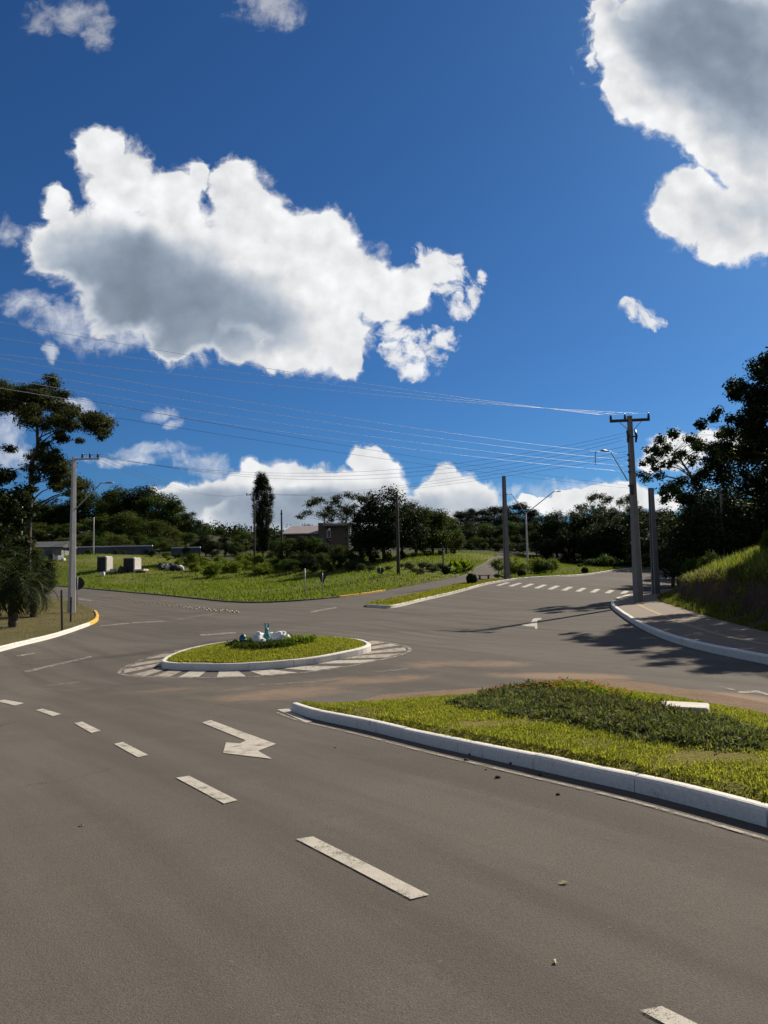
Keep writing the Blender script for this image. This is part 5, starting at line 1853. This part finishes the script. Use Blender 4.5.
def ra_pt(px, py):
    p = at(px, py, .2)
    return p[0], p[1], z1(*p) + float(rdome(np.array([p]))[0])


SCL = 1.0
bxp = ra_pt(267, 643)
rabbit = tag(empty('rabbit_statue', bxp, R(0)), 'teal rabbit figurine sitting upright among the boulders', 'statue')
mb = MB()
mb.ball((0, 0, .10), (.085, .095, .115)); mb.ball((0, -.015, .20), (.062, .065, .085)); mb.ball((0, -.03, .285), (.052, .058, .052)); mb.ball((0, -.075, .272), (.026, .03, .024))
for s in (-1, 1):
    mb.ball((.06 * s, -.05, .045), (.035, .07, .04)); mb.tube([(.05 * s, -.05, .19), (.055 * s, -.09, .13), (.03 * s, -.115, .10)], [.026, .022, .02], 8)
    mb.ball((.05 * s, -.10, .015), (.028, .05, .018))
    mb.ball((.036 * s, .0, .385), (.021, .014, .075)); mb.tube([(.022 * s, -.01, .32), (.034 * s, 0, .37), (.05 * s, .005, .44)], [.018, .022, .012], 8)
mb.ball((0, .095, .05), .032)
body = fuse(mb, 'body', MAT['teal'], rabbit, .009)
for s in (-1, 1):
    MB().ball((.028 * s, -.076, .298), .008, 8, 6).build('eye', MAT['sign_back'], rabbit)
rabbit.scale = (1.12, 1.12, 1.12)
exy = ra_pt(243, 644)
egg = tag(empty('egg_ornament', exy), 'dark teal painted egg standing in the plants left of the rabbit', 'ornament')
eprof = [(.004, 0), (.05, .008), (.085, .05), (.10, .11), (.092, .17), (.065, .225), (.03, .255), (.004, .262)]
MB().lathe((0, 0, 0), eprof, 20).build('shell', MAT['teal_dark'], egg)
MB().lathe((0, 0, 0), [(.1015, .10), (.1025, .115), (.1005, .13), (.097, .13)], 20).build('painted_band', MAT['teal'], egg)
for (px, py, rx, ry, rz_, lab, sd_) in [(259, 642, .20, .15, .16, 'white boulder left of the rabbit figurine', 1), (262, 645.5, .13, .12, .10, 'small white stone at the rabbit\'s feet', 2), (281, 642.5, .24, .17, .17, 'largest white boulder, right of the rabbit figurine', 3), (271, 639.5, .12, .12, .13, 'white stone just behind the rabbit figurine', 4)]:
    q = ra_pt(px, py)
    mb = MB(); mb.ball((0, 0, 0), (rx, ry, rz_), 22, 14, .35, sd_ * 3.1)
    o = mb.build('boulder', MAT['stone']); o.location = (q[0], q[1], q[2] + rz_ * .55); o.rotation_euler = (0, 0, sd_)
    tag(o, lab, 'boulder', 'white boulders on the roundabout')


def low_plant(name, x, y, z, r, h, leaf, n, size, label, group, seed, cat='plant', stems=10, flowers=0, aspect=.3):
    rng = np.random.default_rng(seed)
    root = tag(empty(name, (x, y, z)), label, cat, group)
    V = []
    mb = MB()
    for k in range(stems):
        a_ = rng.uniform(0, 6.28); e = rng.uniform(.15, 1.2)
        tip = np.array([math.cos(a_) * r * math.cos(e) * rng.uniform(.5, .9), math.sin(a_) * r * math.cos(e) * rng.uniform(.5, .9), h * (.35 + .65 * math.sin(e))])
        mb.tube([(0, 0, -.03), tip * .5 + np.array([0, 0, h * .12]), tip], [.008, .006, .003], 5)
    mb.build('stems', MAT['bark'], root)
    d = rng.normal(size=(n, 3)); d /= np.linalg.norm(d, axis=1)[:, None]; d[:, 2] = np.abs(d[:, 2])
    lum = np.array([1 + .55 * mnoise.noise(Vector(q * 3.2) + Vector((seed, 0, 0))) + .25 * mnoise.noise(Vector(q * 8) + Vector((0, seed, 0))) for q in d])
    rad = rng.uniform(.35, 1, n) ** .5 * lum
    p = d * rad[:, None] * np.array([r, r, h])[None]
    t = d + rng.normal(size=(n, 3)) * .75 + np.array([0, 0, .25]); t /= np.linalg.norm(t, axis=1)[:, None]
    b_ = np.cross(t, rng.normal(size=(n, 3))); b_ /= np.linalg.norm(b_, axis=1)[:, None]
    L = size * rng.uniform(.6, 1.5, n)[:, None]
    v = np.stack([p - t * L * .5, p + b_ * L * aspect * .5, p + t * L * .5, p - b_ * L * aspect * .5], 1).reshape(-1, 3)
    nleaf = len(v) // 4
    if flowers:
        V = []
        for k in range(flowers):
            i = rng.integers(n)
            c = d[i] * lum[i] * np.array([r, r, h]) * 1.03; c[2] = max(c[2], h * .5)
            for s in range(5):
                a_ = 2 * math.pi * s / 5
                e1_ = np.array([math.cos(a_), math.sin(a_), .5]) * .028; e2_ = np.array([-math.sin(a_), math.cos(a_), 0]) * .014
                V += [c, c + e1_ * .6 + e2_, c + e1_, c + e1_ * .6 - e2_]
        v = np.concatenate([v, np.array(V)])
    fo = mesh_np('foliage', v, np.arange(len(v)).reshape(-1, 4), MAT[leaf], root)
    if flowers:
        fo.data.materials.append(MAT['petal'])
        fo.data.polygons.foreach_set('material_index', (np.arange(len(v) // 4) >= nleaf).astype(np.int32))
    return root


for i, (px, py, r, h) in enumerate([(234, 646, .24, .13), (242, 648.5, .28, .13), (252, 649, .3, .15), (262, 649.5, .3, .15), (273, 648.5, .3, .17), (284, 647.5, .3, .17), (293, 645.5, .32, .2), (302, 644, .3, .2), (309, 643, .22, .17), (246, 643, .2, .15), (290, 641.5, .26, .17)]):
    q = ra_pt(px, py)
    low_plant('bedding_plant', q[0], q[1], q[2], r, h, 'leaf_mid' if i < 6 else 'leaf_bright', 520, .07, 'leafy bedding plant round the rabbit figurine' if i < 6 else 'bright green bedding plant at the right end of the roundabout bed', 'plants round the rabbit' if i < 6 else 'bright plants on the roundabout', 40 + i, flowers=0)

# juniper-like shrubs on the median, with orange blossom at the back left
def med_pt(px, py, dz=.15):
    p = at(px, py, dz)
    return p[0], p[1], z1(*p) + float(med_fn(np.array([p]))[0])


JG = 'dark spreading shrubs of the median bed'
js = [(478, 704, .36, .22), (496, 708, .40, .22), (505, 699, .42, .26), (524, 706, .42, .26), (536, 713, .42, .24), (550, 703, .44, .3), (560, 712, .44, .28), (578, 718, .44, .26), (584, 706, .44, .3), (602, 722, .44, .27), (612, 712, .46, .30), (630, 727, .46, .27), (640, 717, .44, .28), (658, 733, .46, .28), (664, 722, .42, .26), (686, 738, .46, .28), (692, 727, .42, .27), (712, 742, .44, .28), (716, 732, .42, .25), (733, 743, .34, .24), (540, 698, .4, .26), (572, 699, .4, .28), (598, 702, .38, .24), (466, 703.5, .24, .16)]
for i, (px, py, r, h) in enumerate(js):
    q = med_pt(px, py)
    low_plant('spreading_shrub', q[0], q[1], q[2] - .02, r, h * .47, 'leaf_juniper', 2600, .05, 'dark grey-green spreading shrub in the low bed on the median', JG, 60 + i, 'shrub', 14)
for i, (px, py, r, h) in enumerate([(506, 694.5, .3, .22), (520, 693, .32, .26), (536, 691, .34, .27), (552, 690, .34, .28), (568, 691, .34, .27), (584, 693, .32, .25), (600, 696, .3, .22), (620, 702, .3, .2), (560, 688, .36, .26), (578, 687, .34, .25)]):
    q = med_pt(px, py)
    low_plant('flowering_plant', q[0], q[1], q[2] - .02, r, h * .5, 'leaf_bright' if i > 3 else 'leaf_mid', 900, .05, 'low plant with orange blossoms at the back of the median bed', 'orange flowering plants on the median', 90 + i, 'plant', 10, flowers=46 if i < 7 else 14)
# concrete cover slab
q = med_pt(684, 709)
o = MB().box((0, 0, .05), (.50, .34, .10), R(-25), .012).build('concrete_cover', MAT['slab']); o.location = (q[0], q[1], q[2] - .035)
tag(o, 'flat pale concrete cover lying in the median grass behind the shrubs', 'cover')

# litter on the carriageway
for i, (px, py) in enumerate([(444, 741.5), (470, 755), (466, 761), (486, 770), (540, 775), (512, 764), (335, 748), (558, 795), (498, 778), (420, 737)]):
    p = at(px, py)
    mb = MB(); r_ = .007 + .005 * (i % 3); mb.ball((0, 0, 0), (r_ * 1.4, r_, r_ * .8), 8, 6, .4, i)
    o = mb.build('pebble', MAT['pebble']); o.location = (p[0], p[1], z1(*p) + r_ * .5)
    tag(o, 'small dark pebble loose on the asphalt by the median', 'pebble', 'dark pebbles on the road')
for i, (px, py, s, lab) in enumerate([(563, 884, .028, 'pale dry leaf on the open asphalt right of the long lane dash'), (556, 963, .016, 'tiny dry leaf fragment low on the asphalt'), (82, 826, .02, 'small dry leaf alone on the left lane')]):
    p = at(px, py)
    mb = MB()
    mb.add([(-s, 0, .004), (-s * .3, s * .5, .014), (s * .5, s * .42, .010), (s * 1.1, 0, .006), (s * .4, -s * .45, .012), (-s * .4, -s * .42, .006), (0, 0, .004)], [(0, 1, 6), (1, 2, 6), (2, 3, 6), (3, 4, 6), (4, 5, 6), (5, 0, 6)])
    o = mb.build('dry_leaf', MAT['dead_leaf']); o.location = (p[0], p[1], z1(*p) + .002); o.rotation_euler = (0, 0, i * 1.3)
    tag(o, lab, 'leaf', 'dry leaves on the road')

# ------------------------------------------------------------------ things on the field
def on_field(px, Y):
    x, y = xy(px, Y)
    return x, y, z1(x, y) + .08


def block(px, Y, w, h, d, label, rz, foot_slab=False):
    x, y, z = on_field(px, Y)
    o = tag(empty('concrete_block', (x, y, z), rz), label, 'concrete block')
    mb = MB(); mb.box((0, 0, h / 2 - .1), (w, d, h + .2), 0, .03); mb.build('body', MAT['slab_dark'], o)  # near-black colour holds the shade of the block's near face
    mb = MB(); mb.box((.0, 0, h + .06), (w + .16, d + .14, .14), 0, .03); mb.build('cap_slab', MAT['slab'], o)
    mb = MB(); mb.box((w / 2 + .10, 0, h / 2 - .1), (.18, d + .05, h + .18), 0, .02); mb.build('end_wall', MAT['concrete_pale'], o)
    if foot_slab:
        MB().box((w / 2 + .7, 0, .12), (1.2, d * .8, .22), 0, .03).build('foot_slab', MAT['slab'], o)
    return o


block(104, 91.5, 1.15, 1.6, 1.3, 'upright old concrete block on the field, left of the pair', R(-12))
block(131.5, 91.5, 1.35, 1.55, 1.5, 'old concrete block with foot slab on the field, right of the pair', R(-12), True)
for (px, Y, w, h, lab, mk) in [(102.5, 88, .55, .5, 'small white cube in front of the left concrete block', 'white_wall'), (113, 90.5, .75, .45, 'pale broken slab between the two concrete blocks', 'concrete_pale'), (121.5, 90.5, 1.0, .75, 'dark broken slab leaning on the right concrete block', 'slab_dark'), (59, 98, 1.0, .6, 'pale concrete lump left of the concrete blocks', 'concrete_pale'), (51, 99, .7, .8, 'short dark boulder at the back of the field', 'slab_dark'), (63, 97, .6, .35, 'flat white stone at the back of the field', 'white_wall')]:
    x, y, z = on_field(px, Y)
    mb = MB(); mb.box((0, 0, h / 2 - .05), (w, w * .8, h), R(px * 7), .05, .85)
    o = mb.build('concrete_lump', MAT[mk]); o.location = (x, y, z)
    if 'leaning' in lab: o.rotation_euler = (0, R(18), 0)
    tag(o, lab, 'concrete lump')
rng = np.random.default_rng(9)
for i in range(26):
    px = 160.5 + 22 * rng.uniform(); Y = 94 + rng.uniform(-.8, .8)
    x, y, z = on_field(px, Y)
    s = rng.uniform(.28, .55)
    mb = MB(); mb.ball((0, 0, 0), (s, s * .8, s * .6), 10, 7, .5, i)
    hgt = .25 + .45 * (1 - abs(px - 171) / 12) * rng.uniform(.2, 1)
    o = mb.build('rubble_stone', MAT['white_wall'] if i % 3 == 0 else MAT['slab_dark']); o.location = (x, y, z + hgt * .6 + .05); o.rotation_euler = (rng.uniform(0, 3), rng.uniform(0, 3), 0)
    tag(o, 'pale stone lying in the heap of rubble on the field' if i % 3 == 0 else 'dark stone lying in the heap of rubble on the field', 'stone', 'pale stones of the rubble heap' if i % 3 == 0 else 'dark stones of the rubble heap')

# long low wall and roofline at the back of the field
def long_wall(px0, px1, Y, h, label, dz=0):
    (xa, ya), (xb, yb) = xy(px0, Y), xy(px1, Y)
    zb = min(z1(xa, ya), z1(xb, yb))
    o = tag(empty('boundary_wall', ((xa + xb) / 2, Y, zb)), label, 'wall')
    L = xb - xa
    mb = MB(); mb.box((0, 0, h / 2 - .5), (L, .25, h + 1), 0, .01); mb.build('panel', MAT['grey_wall'], o)
    mb = MB(); mb.box((0, 0, h + .08), (L + .1, .42, .16), 0, .02); mb.build('coping', MAT['white_wall'], o)
    k = max(2, int(L / 3.2))
    for i in range(k + 1):
        MB().box((-L / 2 + L * i / k, -.14, h / 2), (.24, .06, h), 0, .01).build('pier', MAT['grey_wall'], o)
    return o


zq = pt(120, 546, 112)[2]
long_wall(72, 152, 112, max(1.4, zq - z1(*xy(110, 112))), 'long grey wall with white coping behind the concrete blocks')
long_wall(172, 200, 114, max(1.4, pt(185, 547, 114)[2] - z1(*xy(185, 114))), 'shorter stretch of grey wall beyond the rubble heap')
# shed roof left
x, y = xy(36, 108)
o = tag(empty('low_building', (x, y, z1(x, y))), 'low pale building half hidden behind the left trees', 'building')
hw = pt(36, 548, 108)[2] - z1(x, y)
MB().box((0, 0, hw / 2 - .5), (9, 4, hw + 1), 0, .02).build('wall', MAT['slab_mid'], o)
mb = MB(); mb.add([(-4.9, -2.5, hw), (4.9, -2.5, hw), (4.9, 0, hw + .9), (-4.9, 0, hw + .9), (4.9, 2.5, hw), (-4.9, 2.5, hw), (-4.9, -2.5, hw - .08), (4.9, -2.5, hw - .08), (4.9, 2.5, hw - .08), (-4.9, 2.5, hw - .08)],
              [(0, 1, 2, 3), (3, 2, 4, 5), (6, 7, 1, 0), (7, 8, 4, 2, 1), (9, 6, 0, 3, 5), (8, 9, 5, 4), (9, 8, 7, 6)])
mb.build('roof', MAT['grey_wall'], o)
for t in (-2.6, 0, 2.6):
    w_ = MB().box((t, -2.02, hw - .9), (1.1, .06, .9)).build('window', MAT['glass'], o)
    MB().box((t, -2.03, hw - 1.4), (1.3, .12, .08)).build('sill', MAT['white_wall'], w_)

# ------------------------------------------------------------------ house
HY = 100
hx, hy = xy(318, HY)
zg = z1(hx, hy)
house = tag(empty('brick_house', (hx, hy, zg)), 'brick house with grey-red roof half hidden by bushes', 'house')
def hz(py): return pt(318, py, HY)[2] - zg
def hxx(px): return xy(px, HY)[0] - hx
e_, r_ = hz(533), hz(524.5)
x0, x1, x2, x3 = hxx(287), hxx(322), hxx(332), hxx(350)
MB().box(((x0 + x1) / 2, 2, e_ / 2 - .3), (x1 - x0, 6, e_ + .5), 0, .01).build('wall', MAT['brick'], house)
mb = MB()
ov = .5
lft, rgt = x0 - ov, x1 + .1
mb.add([(lft, -1.5 - .3, e_ - .1), (rgt, -1.8, e_ - .1), (rgt, 2, r_), (lft + .9, 2, r_), (rgt, 5.8, e_ - .1), (lft, 5.8, e_ - .1), (lft, -1.8, e_ - .25), (rgt, -1.8, e_ - .25), (rgt, 5.8, e_ - .25), (lft, 5.8, e_ - .25)],
       [(0, 1, 2, 3), (3, 2, 4, 5), (0, 3, 5), (6, 7, 1, 0), (7, 8, 4, 2, 1), (8, 9, 5, 4), (9, 6, 0, 5), (9, 8, 7, 6)])
roof = mb.build('roof', MAT['rust'], house)
tw = MB(); tw.box(((hxx(320) + hxx(329)) / 2, -1.2, hz(524) / 2), (hxx(329) - hxx(320), 1.6, hz(524)), 0, .01); tw.build('stair_tower', MAT['brick'], house)
MB().box(((x2 + x3) / 2, .5, hz(528) / 2 - .2), (x3 - x2, 5, hz(528) + .4), 0, .01).build('wall', MAT['brick'], house)
MB().box(((x2 + x3) / 2 - .2, .2, hz(526.3)), (x3 - x2 + 1.4, 6.4, .32), 0, .02).build('flat_roof', MAT['rust'], house)
MB().box((x3 + .12, -1.6, hz(537)), (.3, 1.0, 2.6), 0, .01).build('corner_pillar', MAT['white_wall'], house)
for (px, py, w, h) in ((330.5, 535, .5, 1.0),):
    fy = -1.04 if px < 318 else (-2.03)
    w_ = MB().box((hxx(px), fy, hz(py)), (w, .1, h)).build('window', MAT['white_wall'], house)
    MB().box((hxx(px), fy - .055, hz(py)), (w - .16, .02, h - .16)).build('pane', MAT['glass'], w_)
MB().box((hxx(325), -2.02, hz(540)), (.7, .06, 1.0)).build('pane', MAT['glass'], house)

# ------------------------------------------------------------------ garden by the upper road
def topiary(px, Y, r, label, leaf='leaf_dark', seed=1, tall=1.0):
    x, y = xy(px, Y)
    root = tag(empty('topiary_bush', (x, y, ground_z(x, y) + .1)), label, 'bush', 'clipped round bushes by the kerb')
    rng = np.random.default_rng(seed)
    MB().tube([(0, 0, -.1), (0, 0, r)], [.05, .03], 7).build('trunk', MAT['bark'], root)
    n = 2600
    d = rng.normal(size=(n, 3)); d /= np.linalg.norm(d, axis=1)[:, None]
    p = d * (r * rng.uniform(.55, 1.03, n) ** .5)[:, None]; p[:, 2] = p[:, 2] * tall + r * .9 * tall
    t = np.cross(d, rng.normal(size=(n, 3))); t /= np.linalg.norm(t, axis=1)[:, None]
    b_ = np.cross(d + rng.normal(size=(n, 3)) * .5, t); b_ /= np.linalg.norm(b_, axis=1)[:, None]
    L = .09 * rng.uniform(.6, 1.4, n)[:, None]
    v = np.stack([p - t * L, p + b_ * L * .6, p + t * L, p - b_ * L * .6], 1).reshape(-1, 3)
    mesh_np('foliage', v, np.arange(len(v)).reshape(-1, 4), MAT[leaf], root)
    return root


topiary(471.5, 56.5, .40, 'clipped round bush nearest the kerb, left of the bare concrete pole', seed=1)
topiary(521.5, 66.5, .36, 'clipped round bush right of the bare concrete pole', seed=2)
topiary(585, 76, .34, 'clipped round bush right of the green shrubs on the verge', seed=3)
topiary(446, 70.5, .40, 'low rounded bush at the foot of the thin dark post', seed=4)
tc_l = 'leafy green clump of tropical plants beside the gravel track'
def tropic(px, Y, top, seed, label):
    rng = np.random.default_rng(seed)
    x, y = xy(px, Y); z = ground_z(x, y)
    root = tag(empty('tropical_plant', (x, y, z)), label, 'plant', 'tropical clump beside the track')
    H = pt(px, top, Y)[2] - z
    V = []; mb = MB()
    for k in range(26):
        a_ = rng.uniform(0, 6.28); e = rng.uniform(.5, 1.45); L = H * rng.uniform(.6, 1.1)
        d = np.array([math.cos(a_) * math.cos(e), math.sin(a_) * math.cos(e), math.sin(e)])
        s = np.array([-math.sin(a_), math.cos(a_), 0]); p = np.zeros(3); pts = []
        for j in range(7):
            pts.append(p.copy()); p = p + d * L / 6; d[2] -= .16; d /= np.linalg.norm(d)
        mb.tube(pts[:4], [.03, .025, .02, .015], 5)
        for j in range(2, 6):
            w0 = .16 * math.sin(math.pi * (j - 1.5) / 5.2); w1 = .16 * math.sin(math.pi * (j - .5) / 5.2)
            V += [pts[j] - s * w0, pts[j] + s * w0, pts[j + 1] + s * w1, pts[j + 1] - s * w1]
    mb.build('stems', MAT['leaf_mid'], root)
    mesh_np('leaves', np.array(V), np.arange(len(V)).reshape(-1, 4), MAT['leaf_bright'], root)
for i, (px, top, Y) in enumerate([(452, 558, 74), (458, 556, 75), (464, 557, 74), (470, 559, 76), (455, 562, 72)]):
    tropic(px, Y, top, 300 + i, tc_l)
place('sapling', 1, 499, 556, 68, 1.5, 'spreading little tree left of the bare concrete pole', 'small tree')
place('shrub_bright', 1, 516, 557, 74, 1.3, 'yellow-green shrub between the concrete pole and the twin lamp', 'shrub')
place('shrub_bright', 2, 538, 557, 74, 1.2, 'rounded green shrub right of the twin-arm lamp', 'shrub')
place('shrub', 0, 545, 560, 73, 1.2, 'dark green shrub on the verge right of the twin-arm lamp', 'shrub')
place('shrub_bright', 0, 552, 558, 77, 1.0, 'bushy yellowish shrub at the right end of the verge planting', 'shrub')
place('shrub', 2, 497, 573, 66, 1.0, 'tiny dark bush at the foot of the concrete pole', 'bush')
# low timber bench by the track
x, y = xy(484, 66)
bench = tag(empty('timber_bench', (x, y, z1(x, y)), R(10)), 'low weathered timber bench on the gravel beside the track', 'bench')
MB().box((0, 0, .36), (1.1, .34, .07), 0, .01).build('seat', MAT['wood'], bench)
for s in (-.4, .4):
    MB().box((s, 0, .15), (.1, .28, .34), 0, .01).build('leg', MAT['wood'], bench)
print('objects', len(bpy.data.objects))
